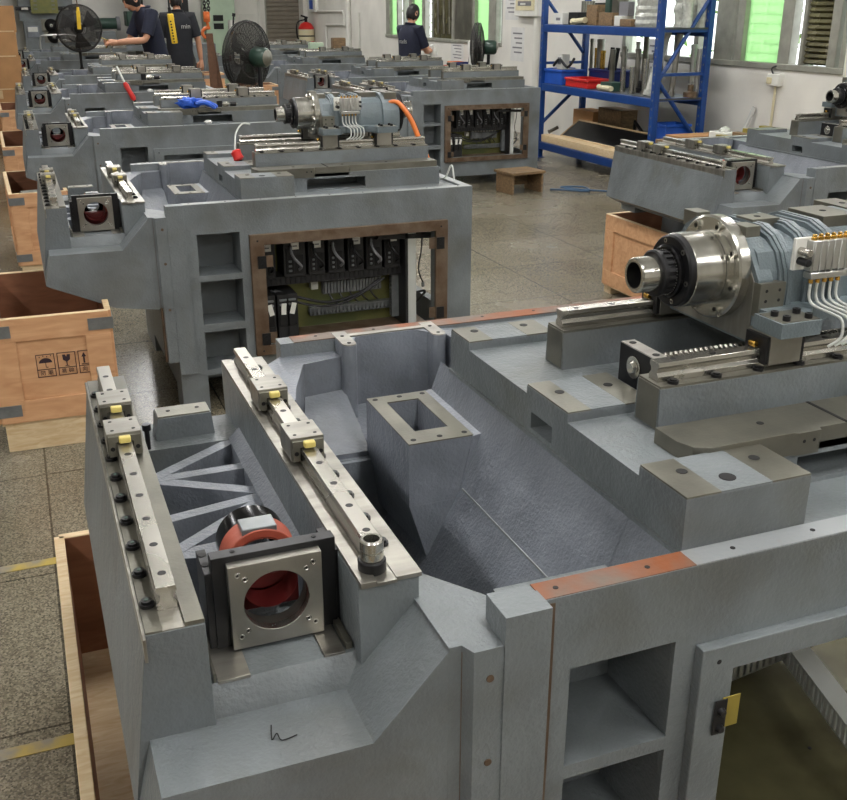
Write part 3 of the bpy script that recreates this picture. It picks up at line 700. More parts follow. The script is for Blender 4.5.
# ---- electrical gear in the openings of two beds
def electrics(root):
    global O1
    keep = O1.copy(); O1 = O1+Vector((0, .44, 0))
    def part(name, mb, par=root, **k): return mb.build(name, par, **k)
    m = MB(O1); m.box(1.08, 1.90, 1.95, 1.955, .07, .70, 'zinc'); mp = part('mounting_plate', m); mp['label'] = 'yellow zinc mounting plate'
    m = MB(O1); m.box(1.08, 2.03, 1.74, 2.0, .062, .068, 'rustframe'); part('cabinet_floor', m)
    xs = [1.13, 1.28, 1.40, 1.51, 1.62, 1.725, 1.83]
    for i, x in enumerate(xs):
        m = MB(O1); w = .045 if i != 1 else .06
        m.box(x-w, x+w, 1.80, 1.95, .40, .68, 'blackplastic'); m.box(x-w*.8, x-w*.1, 1.792, 1.80, .42, .56, 'black'); m.box(x+w*.1, x+w*.8, 1.795, 1.80, .42, .52, 'dark')
        for z in (.43, .455, .48): m.box(x-w*.6, x-w*.3, 1.788, 1.794, z, z+.012, 'strap')
        d = part('servo_drive', m, bevel=.002, seg=1)
        if i in (0, 1, 2, 4, 6):
            t = MB(O1); t.box(x-.02, x+.022, 1.787, 1.79, .55, .61, 'white'); t.box(x-.012, x+.012, 1.786, 1.788, .565, .572, 'print'); t.build('label_tag', d)
        c = MB(O1); c.tube(bez((x-.02, 1.79, .57), (x-.05, 1.72, .50), (x+.05, 1.72, .48), (x+.02, 1.79, .44), 10), .007, 'print' if i % 2 else 'black', 8); c.build('cable', d)
    m = MB(O1); m.box(1.08, 1.92, 1.82, 1.95, .355, .40, 'blackplastic')
    for i in range(30): m.box(1.09+i*.0275, 1.10+i*.0275, 1.815, 1.82, .36, .395, 'dark')
    part('black_duct', m)
    for x in (1.115, 1.185, 1.235):
        m = MB(O1); m.box(x-.03, x+.03, 1.72, 1.95, .08, .33, 'blackplastic'); m.box(x-.022, x+.022, 1.712, 1.72, .16, .24, 'black')
        for z in (.27, .295): m.box(x-.02, x+.02, 1.714, 1.72, z, z+.012, 'strap')
        c_ = part('contactor', m, bevel=.002, seg=1)
        t = MB(O1); t.box(x-.012, x+.014, 1.706, 1.71, .225, .285, 'white', rot=(0, .2*(x-1.17)*20, 0)); t.build('label_tag', c_)
    m = MB(O1); m.box(1.46, 1.80, 1.91, 1.95, .255, .335, 'print')
    for i in range(18): m.box(1.465+i*.0185, 1.478+i*.0185, 1.895, 1.91, .262, .328, 'strap')
    for i in range(9): m.box(1.468+i*.037, 1.486+i*.037, 1.89, 1.90, .335, .355, 'white')
    tb = part('terminal_block', m); m = MB(O1)
    for i in range(5): m.tube(bez((1.49+i*.06, 1.90, .26), (1.50+i*.06, 1.86, .22), (1.53+i*.06, 1.86, .21), (1.545+i*.06, 1.93, .19), 8), .005, 'black', 6)
    m.build('terminal_wires', tb)
    m = MB(O1); m.box(1.39, 1.43, 1.90, 1.95, .29, .335, 'white'); part('relay', m, bevel=.004)
    duct(root, (1.38, 1.925, .14), (1.88, 1.925, .14), .045, .04, 'strap'); duct(root, (1.865, 1.90, .10), (1.865, 1.90, .36), .045, .04, 'strap')
    duct(root, (1.925, 1.80, .07), (1.925, 1.80, .66), .05, .05, 'tube', .03); m = MB(O1); m.box(1.885, 1.90, 1.74, 1.96, .07, .69, 'blackplastic'); part('end_plate', m)
    m = MB(O1); m.tube(spline([(1.16, 1.80, .335), (1.30, 1.76, .29), (1.45, 1.75, .255), (1.62, 1.76, .285), (1.75, 1.80, .34)], 5), .008, 'black', 8); m.tube(spline([(1.14, 1.79, .34), (1.28, 1.75, .27), (1.44, 1.73, .24), (1.60, 1.75, .27), (1.78, 1.80, .345)], 5), .007, 'black', 8); part('hanging_cable', m)
    O1 = keep
    m = MB(O1); m.tube(spline([(1.99, 1.32, .62), (2.0, 1.35, .5), (1.985, 1.36, .38), (2.01, 1.36, .30)], 5), .004, 'blackplastic', 6); m.cyl((2.01, 1.36, .30), (2.012, 1.36, .275), .009, 'strap', 10)
    part('loose_cable', m)
    m = MB(O1); m.tube(spline([(1.95, 1.36, .24), (2.02, 1.36, .25), (2.06, 1.5, .18), (2.1, 1.8, .02)], 6), .007, 'black', 8); part('floor_cable', m)
    m = MB(O1); m.prism([(1.74, .60), (2.06, .585), (2.06, .56), (1.72, .575)], 'y', 1.30, 1.34, 'blackplastic'); part('stay_arm', m)
    for x, z in ((1.072, .53), (1.072, .12), (2.055, .55), (2.055, .16)):
        s = 1 if x < 1.5 else -1
        m = MB(O1); m.box(min(x, x+s*.06), max(x, x+s*.06), 1.222, 1.226, z-.03, z+.03, 'rustframe'); m.box(x-.022, x+.022, 1.206, 1.213, z-.032, z+.032, 'black')
        for dz in (-.014, .014): m.cyl((x, 1.2045, z+dz), (x, 1.21, z+dz), .007, 'dark', 10)
        part('hinge_bracket', m)
electrics(B2); electrics(R2)
pt = MB(O1); pt.prism([(.580, .785), (.606, .785), (.607, .62), (.602, .50), (.598, .42), (.594, .50), (.585, .60), (.582, .70)], 'y', 1.2095, 1.2125, 'ochre'); tag(pt.build('filler_patch', B2), 'ochre filler patch on the flange')

# ------------------------------------------------------------------ loose things on the beds
t = MB((.466, 1.425, .8445)); ax = (0, 0, 1); o_ = (.466, 1.425, .8445)
SC = .86
t.lathe([(a*SC, r*SC) for a, r in [(0, .012), (0, .027), (.003, .0285), (.024, .0285), (.026, .027), (.0265, .02), (.0265, .012)]], o_, ax, 'black', 40)
t.lathe([(a*SC, r*SC) for a, r in [(.026, .012), (.026, .023), (.031, .024), (.045, .024), (.046, .021), (.049, .021), (.05, .024), (.068, .024), (.071, .022), (.071, .0165), (.03, .0155)]], o_, ax, 'chrome', 40)
tag(t.build('steel_sleeve'), 'short bright steel sleeve with black collar standing on the right slide rail end', 'sleeve')
def offs(O, p): return (Vector(p)-O1+Vector(O))
# loose bolt by the slide of the nearest bed
t = MB((.200, 2.39, .70)); t.cyl((.20, 2.415, .70), (.20, 2.415, .752), .0065, 'black', 12); t.cyl((.20, 2.415, .752), (.20, 2.415, .768), .011, 'black', 12)
t.v = [v+Vector((0, 0, 0)) for v in t.v]; tag(t.build('cap_screw'), 'loose black cap screw standing beside the left slide rail', 'screw')
# orange cables on the second bed
B2O = Vector((.61, 4.975, 0))
P = lambda p: offs(B2O, p)
for i, (lab, c, mt, r) in enumerate((('front orange cable looping from the rear of the second headstock', 0, 'orange', .011), ('rear orange cable looping from the rear of the second headstock', .03, 'orange', .010), ('black cable running down beside the orange cables', .055, 'blackplastic', .009))):
    pts = spline([P((1.94+c*.4, 1.74+c, 1.235)), P((1.995+c*.5, 1.72+c, 1.245)), P((2.06+c*.6, 1.69+c, 1.16)), P((2.115+c*.6, 1.66+c, 1.02)), P((2.165+c*.4, 1.63+c, .90)), P((2.172+c*.3, 1.62+c, .842))], 6)
    t = MB(pts[-1]); t.tube(pts, r, mt, 10); tag(t.build('power_cable'), lab, 'cable')
t = MB(P((1.97, 1.63, .93))); pts = spline([P((2.172, 1.56, .838)), P((2.20, 1.50, .85)), P((2.226, 1.47, .92)), P((2.23, 1.44, .845))], 6); t.tube(pts, .005, 'tube', 8); tag(t.build('air_hose'), 'thin white hose looping over the rim behind the orange cables', 'hose')
# red air tools
def tool(pts, r1, g, lab, name='air_blow_gun'):
    t = MB(pts[-1]); sp = spline(pts, 5); t.tube(sp, r1, 'tube', 8); e = empty(name, pts[-1], lab, 'air gun'); t.o = Vector(pts[-1]); t2 = MB(pts[-1]); t2.tube(sp, r1, 'tube', 8); t2.build('hose', e)
    h = MB(pts[-1]); a = Vector(g[0]); b = Vector(g[1]); d = b-a; h.tube([a, a+d*.15, a+d*.5, a+d*.85, b], [.018, .03, .026, .03, .016], 'redpl', 12); h.build('handle', e)
    z = MB(pts[-1]); z.tube([b, b+d*.25, b+d*.45], [.014, .012, .006], 'black', 10); z.build('nozzle', e)
    return e
B3O = Vector((.595, 8.47, 0))
tool([(1.15, 12.5, 1.09), (1.14, 12.2, 1.06), (1.155, 12.08, 1.0), (1.17, 12.02, .95)], .012, ((1.17, 12.02, .95), (1.255, 11.97, .76)), 'red-handled blow gun draped over the fourth left bed')
tool([(1.21, 5.72, 1.13), (1.165, 5.71, 1.135), (1.125, 5.70, 1.09), (1.112, 5.68, 1.04), (1.105, 5.665, .995)], .005, ((1.105, 5.665, 1.0), (1.125, 5.645, .945)), 'red-handled blow gun standing on the table of the bed with the orange cables')
# blue nitrile glove crumpled on the third bed
random.seed(3)
bm = bmesh.new(); bmesh.ops.create_icosphere(bm, subdivisions=3, radius=1)
for v in bm.verts:
    n = v.co.copy(); k = 1+.35*math.sin(7*n.x+2)*math.cos(6*n.y)+.2*math.sin(11*n.z+4*n.x); v.co = Vector((n.x*.085*k, n.y*.05*k, (n.z*.045*k+.045)))
me = bpy.data.meshes.new('glove'); bm.to_mesh(me); bm.free(); me.materials.append(M['glove']); me.polygons.foreach_set('use_smooth', [True]*len(me.polygons))
gl = MB((0, 0, 0))
g_ = bpy.data.objects.new('nitrile_glove', me); COL.objects.link(g_); g_.location = offs(B3O, (1.37, 1.475, .953)); tag(g_, 'crumpled blue nitrile glove on the table of the third left bed', 'glove')
for a, l in ((-.5, .13), (-.25, .16), (0, .15), (.25, .12)):
    f = MB((0, 0, 0)); f.tube(spline([(.05, -.02+a*.08, .04), (.05+l*.5, -.02+a*.2, .05), (.05+l, -.03+a*.3, .012)], 4), [.018]*8+[.01], 'glove', 8); f.build('finger', g_)
# small steel fittings left on the tables of the third and fourth beds
def fitting(p, lab, s=1.0):
    e = MB(p); x, y, z = p
    e.box(x-.02*s, x+.02*s, y-.02, y+.02, z, z+.05*s, 'black'); e.cyl((x+.03*s, y, z+.022*s), (x+.075*s, y, z+.022*s), .02*s, 'chrome', 14); e.cyl((x+.09*s, y, z+.02*s), (x+.14*s, y, z+.02*s), .018*s, 'black', 12)
    e.cyl((x+.02*s, y, z+.022*s), (x+.15*s, y, z+.022*s), .006*s, 'polish', 8)
    tag(e.build('coupling'), lab, 'coupling')
fitting(offs(B3O, (1.62, 1.50, .955)), 'black and steel coupling right of the blue glove')
B4O = Vector((.575, 12.03, 0)); fitting(offs(B4O, (1.45, 1.50, .955)), 'black coupling on the table of the bed with the draped blow gun', 1.3)
for nm, O, x in (('white rag wad on the ledge of the third left bed', B3O, 1.50), ('white rag wad on the ledge of the fourth left bed', B4O, 1.5)):
    q = MB(offs(O, (x, 1.40, .84))); p = offs(O, (x, 1.40, .835)); q.lathe([(0, .0), (0, .028), (.012, .034), (.026, .022), (.03, 0)], p, (0, 0, 1), 'cloth', 12); tag(q.build('rag'), nm, 'rag')

# ------------------------------------------------------------------ plywood crates
def text_mesh(s, size, mt):
    cu = bpy.data.curves.new('t', 'FONT'); cu.body = s; cu.size = size; cu.align_x = 'CENTER'; cu.align_y = 'CENTER'; cu.extrude = .0006
    ob = bpy.data.objects.new('t', cu); COL.objects.link(ob)
    dg = bpy.context.evaluated_depsgraph_get(); me = bpy.data.meshes.new_from_object(ob.evaluated_get(dg))
    bpy.data.objects.remove(ob); me.materials.clear(); me.materials.append(M[mt]); return me
def symbols(root, x0, z0, s, y, which=(0, 1, 2)):
    """printed handling marks on the front board (facing -y); local coordinates of the crate"""
    m = MB()
    def q(x, z, w, h): m.box(x, x+w, y-.0012, y, z, z+h, 'ink')
    W, Hh = .085*s, .115*s
    for n, k in enumerate(which):
        x = x0+n*W*1.13; t = .0035*s
        q(x, z0, W, t); q(x, z0+Hh-t, W, t); q(x, z0, t, Hh); q(x+W-t, z0, t, Hh); q(x, z0+Hh*.32, W, t)
        c = x+W/2; zz = z0+Hh*.36
        if k == 0:   # umbrella and rain
            pl = [(c+.03*s*math.cos(a), zz+.03*s+.024*s*math.sin(a)) for a in [PI*i/12 for i in range(13)]]
            m.prism(pl, 'y', y-.0012, y, 'ink'); q(c-.0015*s, zz+.008*s, .003*s, .03*s); q(c, zz+.006*s, .01*s, .003*s)
            for i in range(4): q(c-.027*s+i*.017*s, zz+.057*s+(.004*s if i % 2 else 0), .0035*s, .007*s)
        elif k == 1:  # goblet
            m.prism([(c-.018*s, zz+.062*s), (c-.016*s, zz+.036*s), (c-.003*s, zz+.026*s), (c-.002*s, zz+.008*s), (c-.013*s, zz+.004*s), (c+.013*s, zz+.004*s), (c+.002*s, zz+.008*s), (c+.003*s, zz+.026*s), (c+.016*s, zz+.036*s), (c+.018*s, zz+.062*s), (c+.004*s, zz+.062*s), (c, zz+.05*s), (c-.005*s, zz+.062*s)], 'y', y-.0012, y, 'ink')
        else:         # two arrows
            for dx in (-.016*s, .016*s):
                q(c+dx-.004*s, zz+.01*s, .008*s, .034*s); m.prism([(c+dx-.011*s, zz+.042*s), (c+dx+.011*s, zz+.042*s), (c+dx, zz+.064*s)], 'y', y-.0012, y, 'ink')
            q(c-.03*s, zz+.003*s, .06*s, .0035*s)
        me = text_mesh(('防 潮', '易 碎', '向 上')[k], .026*s, 'ink')
        ob = bpy.data.objects.new('printed_characters', me); COL.objects.link(ob); ob.parent = root; ob.rotation_euler = (PI/2, 0, 0); ob.location = (c, y-.0008, z0+Hh*.17)
    m.build('printed_marks', root)
def crate(loc, w, d, h, label, rz=0, skid=.10, sym=None, t=.014, back_w=None, right_d=None):
    """open plywood crate: panels, frame boards, skids, corner straps; origin = front-left bottom corner"""
    e = empty('plywood_crate', loc, label, 'crate', 'open plywood crates', rz)
    def wall(name, a, u, L, out):  # a = corner, u along, out = outward normal
        m = MB(); a = Vector(a); u = Vector(u); out = Vector(out)
        def slab(p0, p1, z0, z1, n0, n1, mt):
            vs = [a+u*p+out*n+Vector((0, 0, z)) for z in (z0, z1) for n in (n0, n1) for p in (p0, p1)]
            m.add(vs, [(0, 2, 3, 1), (4, 5, 7, 6), (0, 1, 5, 4), (2, 6, 7, 3), (0, 4, 6, 2), (1, 3, 7, 5)], mt)
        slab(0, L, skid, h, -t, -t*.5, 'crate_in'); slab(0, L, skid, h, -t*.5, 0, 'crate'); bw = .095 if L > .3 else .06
        slab(0, L, h-bw, h, 0, t*.8, 'crate'); slab(0, L, skid, skid+bw, 0, t*.8, 'crate')
        slab(0, bw*1.05, skid+bw, h-bw, 0, t*.8, 'crate'); slab(L-bw*1.05, L, skid+bw, h-bw, 0, t*.8, 'crate')
        slab(0, L, h, h+.003, -t, t*.8, 'pine')
        return m.build(name, e, bevel=.0015, seg=1)
    wall('front_panel', (0, 0, 0), (1, 0, 0), w, (0, -1, 0)); wall('back_panel', (back_w or w, d, 0), (-1, 0, 0), back_w or w, (0, 1, 0))
    wall('side_panel', (0, d, 0), (0, -1, 0), d, (-1, 0, 0)); wall('side_panel', (w, 0, 0), (0, 1, 0), right_d or d, (1, 0, 0))
    m = MB(); m.box(0, w, 0, d, skid-.012, skid+.004, 'pine'); m.build('bottom_panel', e)
    for y in (.0, d/2-.04, d-.08): m = MB(); m.box(.01, w-.01, y, y+.08, 0, skid-.012, 'pine'); m.build('skid', e, bevel=.002)
    for x, s in ((0, 1), (w, -1)):
        for z in (h-.075, skid+.03):
            m = MB(); m.box(min(x-s*(t+.001), x+s*.085), max(x-s*(t+.001), x+s*.085), -t-.0015, -t*.8, z, z+.05, 'strap'); m.box(min(x-s*(t+.0015), x-s*t*.8), max(x-s*(t+.0015), x-s*t*.8), -t, .085, z, z+.05, 'strap')
            for q in (.025, .065): m.cyl((x+s*q, -t-.003, z+.025), (x+s*q, -t, z+.025), .006, 'strap', 8)
            m.build('corner_strap', e)
    if sym: symbols(e, sym[0], sym[1], sym[2], -.001, sym[3] if len(sym) > 3 else (0, 1, 2))
    return e
cr1 = crate((-.045, .62, 0), .60, 1.86, .46, 'open plywood crate under the nearest bed, cut by the left bottom corner', 0)
b_ = MB(); b_.box(.014, .586, .95, .99, .11, .16, 'pine'); b_.build('cross_batten', cr1, bevel=.002)
cr2 = crate((-.225, 4.20, 0), .47, .80, .575, 'plywood crate with three black handling marks, in front of the second left bed', -.02, .13, (.165, .315, .86))
cr3 = crate((-.11, 7.28, 0), .36, 1.05, .57, 'plywood crate with one umbrella mark showing, second crate along the left side', .03, .08, (.17, .24, 1.25, (0,)))
cr4 = crate((-.14, 9.85, 0), .36, 1.3, .57, 'plywood crate with a small white sticker, third crate along the left side', .02, .08, (.20, .24, 1.25, (0,)))
cr5 = crate((-.16, 13.45, 0), .40, 1.1, .57, 'small plywood crate at the far left, below the stacked cartons', .02, .08)
cr6 = None and crate((-.20, 17.35, 0), .40, 1.1, .64, 'farthest plywood crate at the left edge, below the stacked cartons', .02, .08)
s_ = MB(); s_.box(.24, .31, -.016, -.0125, .40, .49, 'paper'); s_.box(.255, .295, -.0168, -.016, .43, .44, 'print'); s_.build('sticker', cr4)
FLOOR = [cr1, cr2, cr3, cr4, cr5]
for cr, p, lab in ((cr3, (.17, .10, .30), 'roll of clear film in the second crate along the left side'), (cr4, (-.05, -.03, .52), None)):
    if lab:
        c0 = Vector(cr.location)+Vector((.19, .25, .50)); m = MB(c0-Vector((0, 0, .03))); m.tube([c0+Vector((-.12, 0, 0)), c0+Vector((.12, .05, 0))], .05, 'film', 14); m.tube([c0+Vector((-.10, .1, -.38)), c0+Vector((-.10, .1, -.03))], .03, 'film', 8)
        FLOOR.append(tag(m.build('film_roll'), lab, 'roll'))
crR = crate((3.43, 4.43, 0), .55, 1.07, .51, 'plywood crate behind the spindle of the nearest bed', 0, .06)
FLOOR.append(crR)
_before = set(o.name for o in COL.objects)
# ------------------------------------------------------------------ the hall
def struct(mb, name, **k):
    o = mb.build(name, None, loc=(0, 0, 0), **k); o['kind'] = 'structure'; return o
ZC = 4.3; XW = 6.9; YB = 25.6
m = MB(); m.box(-8, 7.4, -6, 27, -.12, 0, 'floor'); struct(m, 'floor')
m = MB(); m.box(-8, 7.4, -6, 27, ZC, ZC+.1, 'ceil'); struct(m, 'ceiling')
def gapped(y): return
m = MB(); m.cells([XW, XW+.2], [-6, 7.33, 11.0, 14.32, 19.5, 27], [0, 1.17, 3.1, ZC], lambda x, y, z: not (1.17 < z < 3.1 and (7.33 < y < 11.0 or 14.32 < y < 19.5)), 'wallw'); struct(m, 'wall_right')
m = MB(); m.cells([-8, 5.97, 6.9, 7.4], [YB, YB+.2], [0, 2.6, ZC], lambda x, y, z: not (5.97 < x < 6.9 and z < 2.6), 'wallw'); struct(m, 'wall_back')
m = MB(); m.box(-8.2, -8, -6, 27, 0, ZC, 'wallw'); struct(m, 'wall_left')
m = MB(); m.box(-8.2, 7.4, -6.2, -6, 0, ZC, 'wallw'); struct(m, 'wall_front')
# roller shutter
m = MB()
for i in range(26): m.prism([(YB+.03, i*.1), (YB+.006, i*.1+.03), (YB+.006, i*.1+.075), (YB+.03, i*.1+.1), (YB+.06, i*.1+.1), (YB+.06, i*.1)], 'x', 5.97, 6.9, 'shutter')
m.box(5.95, 5.985, YB-.02, YB+.06, 0, 2.62, 'frame'); m.box(6.885, 6.9, YB-.02, YB+.06, 0, 2.62, 'frame'); struct(m, 'door_1')
# windows: frames + panes
def window(n, y0, y1, posts, panes, bars=()):
    f = MB(); x0, x1 = XW+.02, XW+.10
    f.box(x0-.04, x1, y0, y1, 1.17, 1.225, 'frame'); f.box(x0, x1, y0, y1, 3.04, 3.1, 'frame')
    for a, b in posts: f.box(x0-.02, x1, a, b, 1.2, 3.06, 'frame')
    o = struct(f, 'window_%d' % n, bevel=.006)
    for a, b, mt in panes:
        p = MB(); p.box(XW+.055, XW+.061, a, b, 1.22, 3.05, mt); p.build('pane', o)
    for a, b, mt in bars:
        p = MB(); p.box(XW+.03, XW+.05, a, b, 1.21, 3.05, mt); p.build('shutter_leaf', o, bevel=.003)
    return o
window(1, 7.33, 11.0, ((7.33, 7.40), (7.45, 7.56), (7.885, 7.93), (8.06, 8.22), (8.77, 8.88), (8.92, 9.22), (9.5, 9.58), (10.93, 11.0)),
       ((8.22, 8.77, 'glassgreen'), (9.22, 9.5, 'glass'), (9.58, 10.93, 'glass'), (7.33, 7.45, 'glass')))
lv = MB()
for i in range(36): lv.box(XW+.03, XW+.06, 7.56, 7.885, 1.24+i*.05, 1.275+i*.05, 'oiltray', rot=(0, .6, 0))
lv.box(XW+.07, XW+.075, 7.565, 7.88, 1.23, 3.05, 'dark')
o_ = lv.build('louvre_shutter', bpy.data.objects['window_1'])
window(2, 14.32, 19.5, ((14.32, 14.36), (14.56, 14.82), (15.33, 15.42), (16.15, 16.26), (17.08, 17.14), (17.45, 17.6), (18.1, 18.25), (18.5, 18.56), (18.83, 18.9), (19.28, 19.5)),
       ((14.82, 15.33, 'glassgreen'), (17.6, 18.1, 'glassgreen'), (18.9, 19.28, 'glassgreen'), (18.25, 18.5, 'glass'), (14.36, 14.56, 'glass')))
m = MB(); m.box(XW+.02, XW+.07, 16.26, 17.08, 1.21, 3.05, 'oiltray')
for i in range(3): m.tube([(XW+.01, 16.35+i*.25, 1.3), (XW+.01, 16.42+i*.25, 3.0)], .02, 'steel_dull', 8)
m.box(XW+.02, XW+.06, 15.42, 16.15, 1.21, 3.05, 'steel_dull'); m.build('metal_leaf', bpy.data.objects['window_2'])
for wn, spans in ((1, ((8.22, 8.77),)), (2, ((14.82, 15.33), (17.6, 18.1), (18.9, 19.28)))):
    for a, b in spans:
        m = MB()
        for i in range(1, int((b-a)/.09)+1): m.box(XW+.075, XW+.079, a+i*.09-.003, a+i*.09+.003, 1.22, 3.05, 'dkgreen')
        for i in range(1, 20): m.box(XW+.075, XW+.079, a, b, 1.22+i*.09-.003, 1.22+i*.09+.003, 'dkgreen')
        m.build('wire_grid', bpy.data.objects['window_%d' % wn])
# greenery and a bright yard outside
random.seed(11); g = MB((8.4, 13, 0))
for i in range(900):
    y = random.choice((random.uniform(7, 12), random.uniform(13.5, 25))); x = random.uniform(8.2, 9.4); z = random.uniform(.6, 2.6)*random.uniform(.5, 1)
    s = random.uniform(.06, .13); a = random.uniform(0, 6.3); b = random.uniform(-1, 1)
    R = Euler((b, random.uniform(-1, 1), a)).to_matrix(); vs = [Vector((x, y, z))+R@Vector(v)*s for v in ((-1, 0, 0), (0, -.45, .1), (1, 0, 0), (0, .45, .1))]
    g.add(vs, [(0, 1, 2, 3)], 'foliage')
o_ = g.build('shrub_leaves'); tag(o_, 'yellow-green leaves of shrubs outside the windows', 'plant', kind='stuff')
m = MB(); m.box(7.4, 16, -6, 40, -.12, 0, 'paper'); struct(m, 'ground')
# skirting pipes and wall fittings on the back right corner
m = MB(); m.tube([(XW-.05, 21.75, 0), (XW-.05, 21.75, ZC)], .06, 'wallp', 14); struct(m, 'trim_1')
m = MB(); m.tube([(XW-.03, 21.1, 0), (XW-.03, 21.1, 1.6)], .02, 'wallp', 8); struct(m, 'trim_2')
m = MB(); m.tube([(XW-.03, 24.5, 1.62), (XW-.03, 22.2, 1.62), (XW-.03, 22.1, 1.5), (XW-.03, 22.1, 1.35), (XW-.03, 23.5, 1.33), (XW-.03, 23.55, .6)], .022, 'wallp', 8); struct(m, 'trim_3')
m = MB(); m.box(XW-.10, XW, 25.2, 25.6, 0, ZC, 'wallw'); struct(m, 'trim_4')
m = MB(); m.tube([(5.8, YB-.04, 0), (5.8, YB-.04, ZC)], .035, 'wallp', 8); m.box(5.3, 5.75, YB-.03, YB, 0, 1.55, 'wallp'); struct(m, 'trim_5')
m = MB(); m.tube([(XW-.02, 8.17, .0), (XW-.02, 8.17, 1.10)], .012, 'cream', 8); m.tube(spline([(XW-.02, 8.19, 1.1), (XW-.03, 8.24, 1.17), (XW-.02, 8.2, 1.2), (XW+.02, 8.1, 1.21)], 4), .008, 'blackplastic', 6); struct(m, 'trim_6')
m = MB((XW-.06, 8.17, 1.10)); m.box(XW-.06, XW, 8.09, 8.26, 1.02, 1.13, 'white'); m.box(XW-.075, XW-.06, 8.18, 8.25, 1.04, 1.1, 'cream'); tag(m.build('socket_box', bevel=.008), 'white socket box on the wall under the right window', 'socket')
# distribution box and notices beside the rack
e = empty('distribution_box', (XW-.1, 13.4, 1.62), 'cream electrical distribution box on the wall left of the blue rack', 'electrical box')
m = MB((XW-.1, 13.4, 1.62)); m.box(XW-.1, XW, 13.05, 13.75, 1.60, 1.98, 'white'); m.build('box_body', e, bevel=.012)
m = MB((XW-.1, 13.4, 1.62)); m.box(XW-.112, XW-.1, 13.12, 13.68, 1.68, 1.86, 'cream'); m.box(XW-.118, XW-.112, 13.2, 13.6, 1.74, 1.80, 'print'); m.box(XW-.12, XW-.117, 13.36, 13.52, 1.75, 1.775, 'white'); m.build('breaker_window', e, bevel=.004)
m = MB(); m.tube([(XW-.03, 13.15, 1.6), (XW-.03, 13.15, 0)], .05, 'wallp', 10); struct(m, 'trim_7')
def notice(y, z, w, h, lab, x=XW):
    m = MB((x-.004, y, z)); m.box(x-.004, x, y-w/2, y+w/2, z-h/2, z+h/2, 'paper')
    for i in range(5): m.box(x-.0055, x-.004, y-w*.36, y+w*(.36-.12*(i % 3)), z+h*.3-i*h*.14, z+h*.3-i*h*.14+h*.045, 'print')
    tag(m.build('paper_notice'), lab, 'notice', 'paper notices on the right wall')
notice(13.80, 1.22, .42, .46, 'paper notice on the wall below the distribution box'); notice(14.02, 1.75, .42, .40, 'paper notice on the wall left of the distribution box'); notice(16.0, 1.02, .5, .34, 'paper notice under the window beside the hands of the man with the cloth')
notice(10.25, 1.18, .42, .42, 'grey paper notice seen through the middle shelf of the blue rack')
# control box, extinguisher
m = MB((XW-.1, 24.45, 1.7)); m.box(XW-.08, XW, 24.2, 24.75, 1.6, 1.9, 'white'); m.box(XW-.085, XW-.08, 24.4, 24.7, 1.66, 1.86, 'bluepl'); tag(m.build('control_box', bevel=.006), 'white wall control box with a blue front above the fire extinguisher', 'electrical box')
E0 = Vector((XW-.2, 24.62, .80)); e = empty('fire_extinguisher', E0, 'red fire extinguisher beside the roller shutter', 'fire extinguisher'); e.scale = (1.25, 1.25, 1.25)
m = MB(E0); m.lathe([(0, .0), (0, .13), (.03, .15), (.36, .15), (.43, .10), (.46, .04), (.46, 0)], E0, (0, 0, 1), 'redpl', 28); m.build('cylinder', e)
m = MB(E0); m.lathe([(.12, .1515), (.33, .1515)], E0, (0, 0, 1), 'cream', 28); m.build('paper_label', e); m = MB(E0); m.lathe([(.2, .153), (.225, .153)], E0, (0, 0, 1), 'black', 28); m.build('strap', e)
m = MB(E0); m.cyl(E0+Vector((0, 0, .45)), E0+Vector((0, 0, .55)), .03, 'black', 10); m.box(E0.x-.1, E0.x+.04, E0.y-.015, E0.y+.015, E0.z+.54, E0.z+.57, 'black', rot=(0, .3, 0)); m.build('valve_handle', e)
m = MB(E0); m.tube(spline([E0+Vector((-.03, 0, .5)), E0+Vector((-.18, -.05, .45)), E0+Vector((-.2, -.05, .25)), E0+Vector((-.15, -.05, .1))], 5), .014, 'black', 8); m.build('discharge_hose', e)
m = MB((E0.x, E0.y, 0)); m.box(E0.x-.2, E0.x+.2, E0.y-.2, E0.y+.2, 0, .80, 'wallp'); tag(m.build('plinth', bevel=.01), 'white plinth carrying the fire extinguisher', 'plinth')
# unseen ceiling lamps; left row and those behind the camera added as fill
for xi, x in enumerate((-2.8, 1.35, 4.6)):
    for y in (-4.2, -2.2, 1.0, 4.2, 7.5, 11, 14.5, 18, 21.5):
        if xi == 0 and y > 14 or (y == -4.2 and xi != 1): continue
        e = empty('ceiling_lamp', (x, y, ZC-.12), 'long white unseen ceiling lamp above the picture', 'lamp', 'ceiling lamps above the hall'); e['kind'] = 'structure'
        m = MB((x, y, ZC-.12)); m.box(x-.16, x+.16, y-.75, y+.75, ZC-.10, ZC, 'white'); m.build('lamp_housing', e)
        m = MB((x, y, ZC-.12)); m.box(x-.14, x+.14, y-.73, y+.73, ZC-.13, ZC-.10, 'lamp'); m.build('diffuser', e)

